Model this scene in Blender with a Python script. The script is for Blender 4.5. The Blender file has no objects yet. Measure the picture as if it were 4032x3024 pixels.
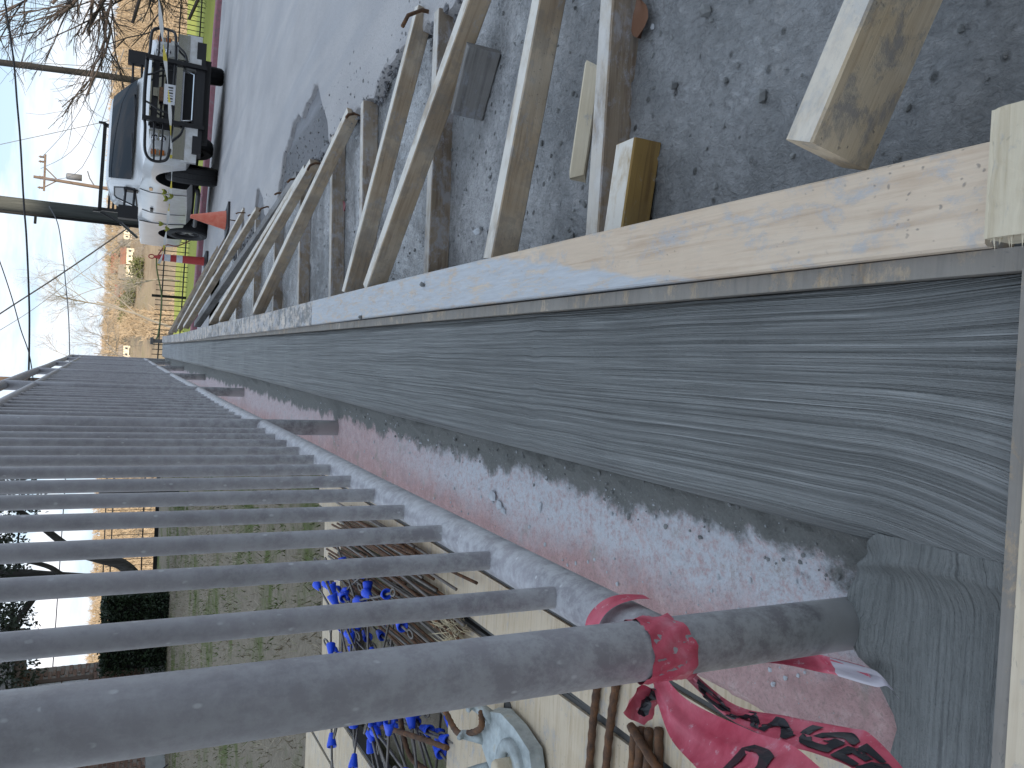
import bpy, math, random
import numpy as np
from mathutils import Vector, Matrix, Euler
random.seed(7); RNG = np.random.RandomState(11)
S = bpy.context.scene; COL = S.collection
R = math.radians

# ------------------------------------------------------------------ camera
CAM_POS = Vector((0, 0, 0.65)); TILT = R(26.36); ROLL = R(2.4); YAW = R(-1.1816)
fwd = Vector((math.sin(YAW)*math.cos(TILT), math.cos(YAW)*math.cos(TILT), -math.sin(TILT)))
rgt = Vector((math.cos(YAW), -math.sin(YAW), 0)); upv = rgt.cross(fwd)
ex = -upv*math.cos(ROLL) + rgt*math.sin(ROLL)         # the photograph was stored on its side
ey_up = rgt*math.cos(ROLL) + upv*math.sin(ROLL)
cam_d = bpy.data.cameras.new('camera'); cam = bpy.data.objects.new('camera', cam_d); COL.objects.link(cam)
cam_d.sensor_width = 36; cam_d.lens = 3200/4032*36; cam_d.clip_start = 0.02; cam_d.clip_end = 4000
m = Matrix((ex, ey_up, -fwd)).transposed().to_4x4(); m.translation = CAM_POS
cam.matrix_world = m; S.camera = cam

# ------------------------------------------------------------------ sky, sun, exposure
SUN_EL = R(20); SUN_AZ = Vector((0.35, -0.94))        # horizontal direction towards the sun (behind the camera)
w = bpy.data.worlds.new('World'); S.world = w; w.use_nodes = True
nt = w.node_tree; nt.nodes.clear()
def wn(t, **k):
    n = nt.nodes.new(t)
    for a, b in k.items(): setattr(n, a, b)
    return n
out = wn('ShaderNodeOutputWorld'); bg = wn('ShaderNodeBackground'); bg.inputs[1].default_value = 0.15
sky = wn('ShaderNodeTexSky', sky_type='NISHITA', sun_disc=False, sun_elevation=SUN_EL,
         sun_rotation=math.atan2(SUN_AZ.x, SUN_AZ.y), altitude=100, air_density=1.0, dust_density=0.6, ozone_density=1.4)
geo = wn('ShaderNodeTexCoord')
mp = wn('ShaderNodeMapping'); mp.inputs['Scale'].default_value = (1.6, 1.6, 7.0); mp.inputs['Location'].default_value = (3.1, .4, 0)
cl = wn('ShaderNodeTexNoise'); cl.inputs['Scale'].default_value = 2.3; cl.inputs['Detail'].default_value = 9; cl.inputs['Roughness'].default_value = .58
cr = wn('ShaderNodeValToRGB'); cr.color_ramp.elements[0].position = .455; cr.color_ramp.elements[1].position = .66
cr.color_ramp.elements[1].color = (.9, .9, .9, 1)
veil = wn('ShaderNodeMixRGB'); veil.inputs[0].default_value = .92; veil.inputs[2].default_value = (1.85, 2.42, 3.1, 1)   # pale blue mixed over the whole sky, added to even its light
mx = wn('ShaderNodeMixRGB'); mx.inputs[2].default_value = (4.1, 3.95, 4.0, 1)
L = nt.links.new
L(geo.outputs['Generated'], mp.inputs[0]); L(mp.outputs[0], cl.inputs['Vector']); L(cl.outputs[0], cr.inputs[0])
L(cr.outputs[0], mx.inputs[0]); L(sky.outputs[0], veil.inputs[1]); L(veil.outputs[0], mx.inputs[1]); L(mx.outputs[0], bg.inputs[0]); L(bg.outputs[0], out.inputs[0])
sd = bpy.data.lights.new('sun', 'SUN'); sd.energy = 2.7; sd.angle = R(.5); sd.color = (1, .86, .68)
sun = bpy.data.objects.new('sun', sd); COL.objects.link(sun)
to_sun = Vector((SUN_AZ.x*math.cos(SUN_EL), SUN_AZ.y*math.cos(SUN_EL), math.sin(SUN_EL)))
sun.rotation_euler = (-to_sun).to_track_quat('-Z', 'Y').to_euler(); sun.location = (0, -5, 30)
S.view_settings.view_transform = 'Standard'; S.view_settings.look = 'None'
S.view_settings.exposure = 1.2; S.view_settings.gamma = 1; S.view_settings.use_curve_mapping = False
S.cycles.max_bounces = 6; S.cycles.diffuse_bounces = 3; S.cycles.glossy_bounces = 3

# ------------------------------------------------------------------ helpers
ORG = {}
def tag(o, label=None, cat=None, group=None, kind=None):
    if label: o['label'] = label
    if cat: o['category'] = cat
    if group: o['group'] = group
    if kind: o['kind'] = kind
    return o
def thing(name, label, cat, loc=(0, 0, 0), group=None, rot=None):
    o = bpy.data.objects.new(name, None); COL.objects.link(o); o.location = loc; o.empty_display_size = .1
    if rot: o.rotation_euler = rot
    ORG[o] = Vector(loc); return tag(o, label, cat, group)
def mesh(name, verts, faces, mat=None, smooth=False):
    me = bpy.data.meshes.new(name)
    me.from_pydata([tuple(map(float, v)) for v in verts], [], [tuple(map(int, f)) for f in faces])
    if smooth: me.polygons.foreach_set('use_smooth', [True]*len(me.polygons))
    if mat: me.materials.append(mat)
    me.update(); return me
def link(name, me, parent=None):
    o = bpy.data.objects.new(name, me); COL.objects.link(o)
    if parent: o.parent = parent
    return o
def part(name, vf, mat, parent=None, smooth=False, local=False):
    """mesh object from (verts, faces) in world coordinates; children are shifted to their thing's origin"""
    v, f = vf
    og = ORG.get(parent)
    if og is not None and not local: v = [(p[0]-og[0], p[1]-og[1], p[2]-og[2]) for p in v]
    o = link(name, mesh(name, v, f, mat, smooth), parent)
    if parent is not None: ORG[o] = og if og is not None else Vector()
    return o
def join(*vfs):
    V, Fc = [], []
    for v, f in vfs:
        n = len(V); V += [tuple(p) for p in v]; Fc += [tuple(i+n for i in q) for q in f]
    return V, Fc
def frame_of(d, up):
    x = Vector(d).normalized(); u = Vector(up)
    y = u.cross(x)
    if y.length < 1e-4: y = Vector((1, 0, 0)).cross(x)
    y.normalize(); z = x.cross(y); return x, y, z
def box(c, s, rz=0):
    cx, cy, cz = c; a, b, h = s[0]/2, s[1]/2, s[2]/2; cs, sn = math.cos(rz), math.sin(rz); V = []
    for z in (-h, h):
        for x, y in ((-a, -b), (a, -b), (a, b), (-a, b)): V.append((cx+x*cs-y*sn, cy+x*sn+y*cs, cz+z))
    return V, [(3, 2, 1, 0), (4, 5, 6, 7), (0, 1, 5, 4), (1, 2, 6, 5), (2, 3, 7, 6), (3, 0, 4, 7)]
def bbox2(x0, x1, y0, y1, z0, z1): return box(((x0+x1)/2, (y0+y1)/2, (z0+z1)/2), (x1-x0, y1-y0, z1-z0))
def tube(pts, r, n=8, cap=True, up=(0, 0, 1)):
    pts = [Vector(p) for p in pts]; V, Fc = [], []
    rs = r if hasattr(r, '__len__') else [r]*len(pts)
    py = None
    for i, p in enumerate(pts):
        d = (pts[min(i+1, len(pts)-1)]-pts[max(i-1, 0)])
        if d.length < 1e-9: d = Vector((0, 0, 1))
        d.normalize()
        if py is None: _, y, z = frame_of(d, up if abs(Vector(up).dot(d)) < .95 else (1, 0, 0))
        else:
            y = py-d*py.dot(d); y = y.normalized() if y.length > 1e-6 else frame_of(d, up)[1]; z = d.cross(y)
        py = y
        for k in range(n):
            a = 2*math.pi*k/n; V.append(tuple(p+(y*math.cos(a)+z*math.sin(a))*rs[i]))
    for i in range(len(pts)-1):
        for k in range(n):
            a, b = i*n+k, i*n+(k+1) % n; Fc.append((a, b, b+n, a+n))
    if cap: Fc.append(tuple(range(n-1, -1, -1))); Fc.append(tuple(range(len(V)-n, len(V))))
    return V, Fc
def lathe(prof, n=20, c=(0, 0, 0), axis='z'):
    V, Fc = [], []
    for r, h in prof:
        for k in range(n):
            a = 2*math.pi*k/n; x, y = r*math.cos(a), r*math.sin(a)
            p = {'z': (x, y, h), 'x': (h, x, y), 'y': (y, h, x)}[axis]
            V.append((c[0]+p[0], c[1]+p[1], c[2]+p[2]))
    for i in range(len(prof)-1):
        for k in range(n):
            a, b = i*n+k, i*n+(k+1) % n; Fc.append((a, b, b+n, a+n))
    return V, Fc
def xform(vf, M): return [tuple(M @ Vector(p)) for p in vf[0]], vf[1]
def hash2(i, j, s):
    n = (i*374761393 + j*668265263 + s*1442695041) & 0x7fffffff
    n = ((n ^ (n >> 13))*1274126177) & 0x7fffffff
    return ((n ^ (n >> 16)) & 0xffff)/65535.0
def vnoise(x, y, s=0):
    x = np.asarray(x, float); y = np.asarray(y, float)
    i = np.floor(x).astype(np.int64); j = np.floor(y).astype(np.int64); u = x-i; v = y-j
    u = u*u*(3-2*u); v = v*v*(3-2*v)
    return (hash2(i, j, s)*(1-u)+hash2(i+1, j, s)*u)*(1-v)+(hash2(i, j+1, s)*(1-u)+hash2(i+1, j+1, s)*u)*v
def fbm(x, y, s=0, o=4):
    t = 0; a = .5
    for k in range(o): t = t+a*vnoise(x*2**k, y*2**k, s+k); a *= .5
    return t
def grid(xs, ys, zf):
    X, Y = np.meshgrid(xs, ys); Z = zf(X, Y)
    V = np.stack([X.ravel(), Y.ravel(), Z.ravel()], 1); nx = len(xs); Fc = []
    for j in range(len(ys)-1):
        b = j*nx
        for i in range(nx-1): Fc.append((b+i, b+i+1, b+nx+i+1, b+nx+i))
    return V.tolist(), Fc
def spaced(a, b, d0, g):
    r = [a]; d = d0
    while r[-1] < b: r.append(r[-1]+d); d *= g
    r[-1] = b; return r

# ------------------------------------------------------------------ materials
class NT:
    def __init__(s, name, rough=.7, metal=0, spec=None):
        s.m = bpy.data.materials.new(name); s.m.use_nodes = True; s.t = s.m.node_tree
        s.b = s.t.nodes['Principled BSDF']; s.b.inputs['Roughness'].default_value = rough; s.b.inputs['Metallic'].default_value = metal
        if spec is not None: s.b.inputs['Specular IOR Level'].default_value = spec
        s._tc = None
    def n(s, t, **k):
        o = s.t.nodes.new(t)
        for a, b in k.items(): setattr(o, a, b)
        return o
    def l(s, a, b): s.t.links.new(a, b)
    def obj(s):
        if not s._tc: s._tc = s.n('ShaderNodeTexCoord')
        return s._tc.outputs['Object']
    def attr(s, name): return s.n('ShaderNodeAttribute', attribute_name=name).outputs['Vector']
    def rnd(s): return s.n('ShaderNodeObjectInfo').outputs['Random']
    def map(s, v, scale=(1, 1, 1), loc=(0, 0, 0)):
        o = s.n('ShaderNodeMapping'); o.inputs['Scale'].default_value = scale; o.inputs['Location'].default_value = loc
        s.l(v, o.inputs[0]); return o.outputs[0]
    def seeded(s, v):
        """shift the texture space per object so that no two pieces share a pattern"""
        a = s.n('ShaderNodeVectorMath', operation='SCALE'); a.inputs[0].default_value = (37, 11, 23); s.l(s.rnd(), a.inputs['Scale'])
        b = s.n('ShaderNodeVectorMath', operation='ADD'); s.l(v, b.inputs[0]); s.l(a.outputs[0], b.inputs[1]); return b.outputs[0]
    def noise(s, v, scale, detail=4, rough=.55, dist=0):
        o = s.n('ShaderNodeTexNoise'); o.inputs['Scale'].default_value = scale; o.inputs['Detail'].default_value = detail
        o.inputs['Roughness'].default_value = rough; o.inputs['Distortion'].default_value = dist; s.l(v, o.inputs['Vector']); return o.outputs[0]
    def voro(s, v, scale):
        o = s.n('ShaderNodeTexVoronoi'); o.inputs['Scale'].default_value = scale; s.l(v, o.inputs['Vector']); return o.outputs['Distance']
    def ramp(s, f, *st):
        o = s.n('ShaderNodeValToRGB'); e = o.color_ramp.elements
        while len(e) < len(st): e.new(.5)
        for q, (p, c) in zip(e, st):
            q.position = p; q.color = (c, c, c, 1) if not hasattr(c, '__len__') else (*c, 1)
        s.l(f, o.inputs[0]); return o.outputs[0]
    def mix(s, f, a, b, mode='MIX'):
        o = s.n('ShaderNodeMixRGB', blend_type=mode)
        for i, v in enumerate((f, a, b)):
            if hasattr(v, 'links'): s.l(v, o.inputs[i])
            elif hasattr(v, '__len__'): o.inputs[i].default_value = (*v, 1)
            else: o.inputs[i].default_value = v if i == 0 else (v, v, v, 1)
        return o.outputs[0]
    def math(s, op, a, b=0.0):
        o = s.n('ShaderNodeMath', operation=op)
        for i, v in enumerate((a, b)):
            if hasattr(v, 'links'): s.l(v, o.inputs[i])
            else: o.inputs[i].default_value = v
        return o.outputs[0]
    def sep(s, v):
        o = s.n('ShaderNodeSeparateXYZ'); s.l(v, o.inputs[0]); return o.outputs
    def bump(s, h, strength=.5, dist=.01, prev=None):
        o = s.n('ShaderNodeBump'); o.inputs['Strength'].default_value = strength; o.inputs['Distance'].default_value = dist
        s.l(h, o.inputs['Height'])
        if prev: s.l(prev, o.inputs['Normal'])
        return o.outputs[0]
    def done(s, col=None, rough=None, bump=None):
        if col is not None:
            if hasattr(col, 'links'): s.l(col, s.b.inputs['Base Color'])
            else: s.b.inputs['Base Color'].default_value = (*col, 1)
        if rough is not None: s.l(rough, s.b.inputs['Roughness'])
        if bump is not None: s.l(bump, s.b.inputs['Normal'])
        return s.m
def plain(name, col, rough=.6, metal=0, var=.12, scale=8):
    t = NT(name, rough, metal); v = t.seeded(t.obj()); n = t.noise(v, scale, 5)
    c = t.ramp(n, (.25, tuple(x*(1-var) for x in col)), (.75, tuple(min(1, x*(1+var)) for x in col)))
    return t.done(c, bump=t.bump(n, .08, .01))
def wood(name, light, dark, splat=.35, splat_col=(.33, .36, .42), wet=0.0, pale=(.62, .56, .47), smear=False, film=0, blotch=0):
    t = NT(name, .75, spec=.3); o = t.seeded(t.obj())
    g = t.noise(t.map(o, (1.3, 26, 26)), 3.0, 6, .6, .8)
    fine = t.noise(t.map(o, (4, 130, 130)), 3.0, 3)
    c = t.ramp(g, (.3, dark), (.52, light), (.75, tuple(x*.86 for x in light)))
    c = t.mix(t.math('MULTIPLY', fine, .35), c, tuple(x*.62 for x in light))
    big = t.noise(o, 5.5, 5, .6)
    c = t.mix(t.ramp(big, (.45, 0.0), (.72, .6)), c, pale)
    if wet: c = t.mix(t.ramp(t.noise(o, 3.1, 3), (.5, 0), (.6, wet)), c, tuple(x*.45 for x in dark))
    s1 = t.noise(t.map(o, (1, 1.6, 1.6)), 15, 9, .76, .25)
    th = .66-.3*splat
    f = t.ramp(s1, (th-.02, 0), (th+.09, .72))
    c = t.mix(f, c, t.mix(t.noise(o, 60, 3), tuple(x*.7 for x in splat_col), splat_col))
    if smear:                                   # trowelled mortar film: the whole face past 0.75 m, the pour side before that
        raw = t.obj(); lx, ly, _ = t.sep(raw)
        q = t.math('ADD', lx, t.math('MULTIPLY', t.math('SUBTRACT', t.noise(t.map(raw, (4, 9, 9)), 2.0, 5, .65), .5), .22))
        q = t.math('ADD', q, t.math('MULTIPLY', ly, 6.5))
        coat = t.math('MULTIPLY', t.ramp(q, (.66, 0), (.70, 1)), t.ramp(t.noise(t.map(raw, (3, 14, 14)), 4, 8, .75, .4), (.38, .1), (.50, 1)))
        c = t.mix(coat, c, t.mix(t.noise(t.map(raw, (5, 60, 60)), 3, 5, .7), (.34, .355, .375), (.60, .625, .655)))
        f = t.math('MAXIMUM', f, coat)
    if blotch:
        bl = t.ramp(t.noise(t.map(o, (1.6, 1.6, 1.6)), 8, 9, .76, .15), (.50, 0), (.56, blotch)); c = t.mix(bl, c, t.mix(t.noise(o, 70, 4, .7), (.11, .115, .115), (.24, .25, .255)))
    sp = t.ramp(t.voro(t.mix(.02, o, t.n('ShaderNodeTexNoise').outputs[1]), 90), (.07, .55), (.17, 0))
    sp = t.math('MULTIPLY', sp, t.ramp(t.noise(o, 6, 2), (.46, 0), (.6, 1)))
    c = t.mix(sp, c, (.12, .13, .135))
    if film:                                    # mortar dust and splash settled on the faces that look up
        nz = t.sep(t.n('ShaderNodeNewGeometry').outputs['Normal'])[2]
        dust = t.math('MULTIPLY', t.ramp(nz, (.75, 0), (.9, film)), t.ramp(t.noise(t.map(o, (1, 2, 2)), 9, 5, .65), (.34, .25), (.5, 1)))
        c = t.mix(dust, c, t.mix(t.noise(o, 25, 4, .7), (.60, .58, .54), (.78, .75, .68)))
    b = t.bump(fine, .25, .002); b = t.bump(f, .35, .002, b); b = t.bump(sp, .5, .003, b)
    return t.done(c, bump=b)
# ------------------------------------------------------------------ heights of the place
def zg(y): return -.098-.0555*y                               # wet ground beside the form
def zr(x, y):                                                 # road surface: 45 mm above the wet ground
    x = np.asarray(x, float); y = np.asarray(y, float)
    z = -.098+.045-.0555*np.minimum(y, 14)-.065*np.maximum(0, y-14)
    return z-.03*(x-4)*np.clip((y-9)/6, 0, 1)
HY = [-400, 20, 30, 45, 60, 120, 220, 300, 380, 460, 540, 620, 800, 3000]
HZ = [-1.1, -1.12, -1.6, -2.15, -4.5, -14, -22, -20, -13, -7.4, .2, 2.6, 2, -10]
def sstep(a, b, x):
    t = np.clip((x-a)/(b-a), 0, 1); return t*t*(3-2*t)
def terrain(x, y):
    x = np.asarray(x, float); y = np.asarray(y, float)
    hill = np.interp(y, HY, HZ)+(fbm(x/70, y/70, 5)-.5)*5*sstep(60, 140, y)+(fbm(x/7, y/7, 9)-.5)*.25*sstep(22, 40, y)
    street = zr(x, np.minimum(y, 20.4))-.22*(1-sstep(20.1, 20.3, y))+.06
    street = np.where(y > 20.2, street*(1-sstep(21, 30, y))+hill*sstep(21, 30, y), street)
    yard = -.34-.016*np.clip(y, -20, 24)+(fbm(x*.8, y*.8, 3)-.5)*.09
    yard = yard*(1-sstep(24.5, 31, y))+hill*sstep(24.5, 31, y)
    z = np.where(x < -.40, yard, street)
    side = sstep(-2.2, -1.2, x)*sstep(13.8, 14.4, y)
    z = np.where((x < -.40) & (y > 13.8), yard*(1-side)+street*side, z)
    back = 25.5*sstep(-9, -48, y)+(fbm(x/9, y/9, 21)-.5)*3*sstep(-20, -45, y)  # unseen rise behind the camera, added to shade the near scene
    return z+back

# ------------------------------------------------------------------ setting materials
def mat_ground():
    t = NT('lawn_and_hillside', .95, spec=.1); o = t.obj(); y = t.sep(o)[1]; x = t.sep(o)[0]
    n = t.noise(o, 1.1, 6, .65); f = t.noise(o, 22, 5, .7)
    green = t.mix(f, (.035, .06, .015), (.12, .15, .035)); dry = t.mix(f, (.10, .083, .06), (.33, .29, .23))
    c = t.mix(t.ramp(n, (.50, 0), (.62, .85)), dry, green)
    c = t.mix(t.ramp(t.noise(o, 55, 3), (.66, 0), (.74, .5)), c, (.09, .045, .022))
    mead = t.mix(t.noise(o, 3, 4), (.40, .38, .10), (.30, .36, .07))
    c = t.mix(t.math('MULTIPLY', t.ramp(t.math('DIVIDE', y, 100), (.2, 0), (.215, 1)), t.ramp(x, (0, 0), (.3, 1))), c, mead)
    h = t.ramp(t.noise(o, .035, 6, .65), (.3, (.22, .165, .11)), (.5, (.37, .285, .19)), (.72, (.28, .24, .13)))  # hillside lightened and greyed: distance haze put into the colour
    h = t.mix(t.noise(o, .4, 6, .7), t.mix(.35, h, (.04, .03, .02)), h)
    c = t.mix(t.ramp(t.math('DIVIDE', y, 100), (.42, 0), (.50, 1)), c, h)
    return t.done(c, bump=t.bump(f, .7, .03))
def mat_road(name='road_surface', base=(.46, .445, .44), dk=(.33, .32, .325)):
    t = NT(name, .8, spec=.35); o = t.obj()
    sp = t.noise(o, 160, 3, .7); n = t.noise(t.map(o, (1, .35, 1)), 1.7, 6, .6); st = t.noise(t.map(o, (2.2, .16, 1)), 1.6, 5, .6, .4)
    c = t.ramp(n, (.3, dk), (.65, base)); c = t.mix(t.ramp(sp, (.3, .45), (.48, 0)), c, (.10, .10, .10))
    c = t.mix(t.ramp(sp, (.58, 0), (.70, .6)), c, (.55, .54, .53))
    c = t.mix(t.ramp(st, (.50, 0), (.62, .4)), c, (.24, .245, .27)); c = t.mix(t.ramp(t.noise(o, 45, 5, .75), (.62, 0), (.72, .55)), c, (.13, .125, .125))
    r = t.ramp(st, (.45, .8), (.7, .42))
    return t.done(c, r, t.bump(sp, .55, .006))
def mat_slurry():
    t = NT('wet_slurry', .4, spec=.85); o = t.obj()
    n = t.noise(o, 3.3, 6, .62, .5); f = t.noise(o, 38, 6, .68, 1.0); g = t.noise(o, 150, 3, .7)
    c = t.ramp(n, (.36, (.21, .217, .222)), (.47, (.32, .327, .335)), (.56, (.50, .505, .515)))  # pale slurry, with some sky sheen put into the colour
    rg = t.noise(t.map(o, (1.5, .8, 1)), 70, 6, .72, 1.4)
    c = t.mix(t.ramp(f, (.35, .4), (.52, 0)), c, (.10, .105, .110)); 
    ys = t.ramp(t.math('DIVIDE', t.sep(o)[1], 10), (.10, .75), (.2, 0))
    c = t.mix(ys, c, t.mix(f, (.105, .110, .114), (.20, .208, .213)))
    c = t.mix(t.ramp(rg, (.38, .4), (.50, 0)), c, (.08, .084, .087)); c = t.mix(t.ramp(rg, (.60, 0), (.72, .5)), c, (.34, .345, .36))
    sp = t.math('MULTIPLY', t.ramp(t.voro(o, 26), (.10, 1), (.19, 0)), t.ramp(t.noise(o, 4.5, 2), (.42, 0), (.55, 1)))
    c = t.mix(sp, c, (.05, .052, .052))
    r = t.ramp(t.noise(t.map(o, (1, 1, 1), (5, 3, 0)), 3.0, 5, .6), (.36, .05), (.5, .14), (.64, .34))
    b = t.bump(f, .6, .014); b = t.bump(t.noise(t.map(o, (1.5, .8, 1)), 70, 6, .72, 1.4), .75, .009, b); b = t.bump(g, .35, .004, b); b = t.bump(sp, .6, .006, b)
    return t.done(c, r, b)
def mat_broom():
    t = NT('broomed_concrete', .5, spec=.45); b = t.attr('broom'); o = t.obj()
    g1 = t.noise(t.map(b, (290, .8, 1)), 1, 3, .62, .03); g2 = t.noise(t.map(b, (170, .9, 1)), 1, 3, .6); gr = t.noise(o, 420, 3, .7)
    h = t.math('ADD', t.math('MULTIPLY', g1, .8), t.math('MULTIPLY', g2, .55))
    y = t.sep(o)[1]; big = t.noise(o, 5, 5, .6)
    c = t.ramp(h, (.54, (.125, .132, .130)), (.67, (.225, .234, .231)), (.82, (.33, .34, .338)))
    c = t.mix(t.ramp(big, (.35, .35), (.65, 0)), c, (.10, .108, .108))
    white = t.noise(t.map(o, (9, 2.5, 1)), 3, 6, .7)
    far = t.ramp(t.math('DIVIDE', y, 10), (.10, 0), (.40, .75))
    c = t.mix(t.math('MULTIPLY', far, t.ramp(white, (.42, 0.15), (.66, 1))), c, (.33, .35, .38))  # sky sheen towards the far end put into the colour
    nb = t.bump(h, 1.0, .024); nb = t.bump(gr, .35, .002, nb)
    return t.done(c, t.ramp(big, (.3, .38), (.7, .62)), nb)
def mat_pad():
    t = NT('trowelled_concrete', .6, spec=.4); o = t.obj()
    g = t.noise(t.map(o, (3, 170, 1)), 1.4, 4, .65, .3); gr = t.noise(o, 300, 3, .7); big = t.noise(o, 9, 5, .6)
    c = t.ramp(big, (.3, (.135, .143, .140)), (.7, (.205, .215, .212)))
    c = t.mix(t.ramp(g, (.34, .6), (.46, 0)), c, (.07, .076, .077))
    b = t.bump(g, .8, .008); b = t.bump(gr, .5, .003, b); b = t.bump(t.noise(o, 60, 5, .7), .4, .006, b)
    return t.done(c, bump=b)
def mat_slab():
    t = NT('old_pink_concrete', .85, spec=.25); o = t.obj(); X, Y, Z = t.sep(o)
    n1 = t.noise(o, 9, 6, .65); n2 = t.noise(o, 34, 6, .7); gr = t.noise(o, 210, 4, .75); vo = t.voro(o, 120)
    pink = t.ramp(n2, (.3, (.36, .225, .22)), (.55, (.47, .31, .30)), (.75, (.55, .42, .405)))
    pink = t.mix(t.ramp(gr, (.36, .75), (.5, 0)), pink, (.30, .22, .21))
    pink = t.mix(t.ramp(t.noise(o, 15, 4), (.6, 0), (.68, .6)), pink, (.26, .24, .20))
    s = t.math('SUBTRACT', -.145, X)
    s = t.math('ADD', s, t.math('MULTIPLY', t.math('SUBTRACT', n1, .5), .13)); s = t.math('ADD', s, t.math('MULTIPLY', t.math('SUBTRACT', n2, .5), .04))
    # pale mortar haze, then fresh mortar smeared against the new pour
    near = t.ramp(t.math('DIVIDE', Y, 5), (.33, 1), (.48, .25), (.7, .55))
    haze = t.math('MULTIPLY', t.math('MULTIPLY', t.ramp(s, (.11, .97), (.18, 0)), near), t.ramp(t.noise(o, 85, 7, .78), (.36, .2), (.54, 1)))
    c = t.mix(haze, pink, t.mix(gr, (.36, .375, .41), (.66, .68, .72)))
    mort = t.ramp(s, (.045, 1), (.062, 0))
    c = t.mix(mort, c, t.mix(gr, (.09, .092, .088), (.22, .225, .215)))
    c = t.mix(t.ramp(t.voro(o, 75), (.07, .8), (.11, 0)), c, t.mix(n2, (.1, .09, .09), (.6, .58, .56)))
    b = t.bump(gr, .8, .006); b = t.bump(mort, .5, .008, b)
    return t.done(c, bump=b)
def mat_kerb():
    t = NT('pink_kerb_paint', .8); o = t.obj(); n = t.noise(o, 6, 6, .65)
    c = t.ramp(n, (.32, (.20, .14, .15)), (.5, (.34, .14, .17)), (.68, (.27, .25, .26)))
    return t.done(c, bump=t.bump(n, .3, .01))
M = {}
M['ground'] = mat_ground(); M['road'] = mat_road(); M['roadbase'] = mat_road('road_base_layer', (.16, .16, .17), (.085, .088, .095))
M['slurry'] = mat_slurry(); M['broom'] = mat_broom(); M['pad'] = mat_pad(); M['slab'] = mat_slab(); M['kerb'] = mat_kerb()
M['form'] = wood('form_board_wood', (.64, .51, .385), (.46, .33, .23), .40, (.48, .50, .53), 0, (.71, .61, .49), smear=True, blotch=.0)
M['form_smear'] = wood('form_board_smeared', (.66, .58, .50), (.40, .33, .27), .62, (.44, .47, .52), .5, (.68, .62, .54), blotch=.85)
M['ply'] = wood('plywood_edge', (.46, .36, .25), (.25, .18, .11), .95, (.20, .21, .215))
M['new_wood'] = wood('fresh_lumber', (.60, .475, .32), (.42, .30, .19), .52, (.25, .25, .26), .2, (.72, .66, .55), film=.55)
M['old_wood'] = wood('weathered_lumber', (.34, .27, .20), (.17, .12, .085), .55, (.46, .46, .49), .4, (.50, .47, .43), film=.6)
M['grey_wood'] = wood('grey_lumber', (.22, .21, .20), (.10, .095, .09), .4, (.30, .31, .34), .3, (.30, .30, .30))
M['brace_wood'] = wood('brace_lumber', (.48, .375, .265), (.27, .19, .125), .30, (.42, .43, .45), .35, (.62, .56, .47), film=.85, blotch=.30)
M['rough_wood'] = wood('rough_sawn_wood', (.62, .54, .40), (.46, .38, .26), .22, (.38, .40, .43), 0, (.72, .66, .53))
M['panel'] = wood('form_panel_plywood', (.60, .50, .36), (.40, .30, .19), .34, (.44, .44, .45), .12, (.68, .60, .48))
M['debris'] = plain('mortar_crumb', (.17, .175, .175), .8, 0, .35, 30)
M['palecrumb'] = plain('pale_mortar_crumb', (.40, .42, .45), .85, 0, .2, 40)

# ------------------------------------------------------------------ ground, road, kerb
xs = sorted(set([-900, -500, -300, -200, -140] + list(np.arange(-100, -12, 4)) + list(np.arange(-12, -.41, .35)) + [-.405, -.395, -.2, 0, .5, 1, 1.5, 2, 3]
     + list(np.arange(4, 20, 1.5)) + list(np.arange(20, 100, 4)) + [140, 200, 300, 500, 900]))
ys = sorted(set(list(np.arange(-70, -6, 3)) + list(np.arange(-6, 13.5, .4)) + list(np.arange(13.5, 20, .3)) + [20.05, 20.18, 20.22, 20.35, 20.6] + list(np.arange(21, 34, .8))
     + list(np.arange(34, 60, 2)) + list(np.arange(60, 240, 8)) + list(np.arange(240, 640, 8)) + [660, 700, 800, 1000, 1600, 3000]))
tag(part('ground', grid(np.array(xs), np.array(ys), terrain), M['ground'], smooth=True), kind='structure')

sx = np.concatenate([np.arange(.13, 1.0, .009), np.arange(1.0, 1.85, .02)]); sy = np.array(spaced(.1, 13.6, .009, 1.006))
def zslurry(x, y):
    k = sstep(.0, .9, 3.5-y*.5)
    z = zg(y)+(fbm(x*5, y*5, 1)-.5)*.022+(fbm(x*34, y*34, 2, 3)-.5)*.007*(k*.7+.3)
    rid = np.abs(vnoise(x*38+3*vnoise(x*9, y*9, 8), y*22, 6)-.5)*2
    return z+np.clip(.18-rid, 0, .18)*.035*sstep(.45, .6, vnoise(x*4, y*4, 4))
tag(part('wet_ground', grid(sx, sy, zslurry), M['slurry'], smooth=True), kind='structure')

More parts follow.
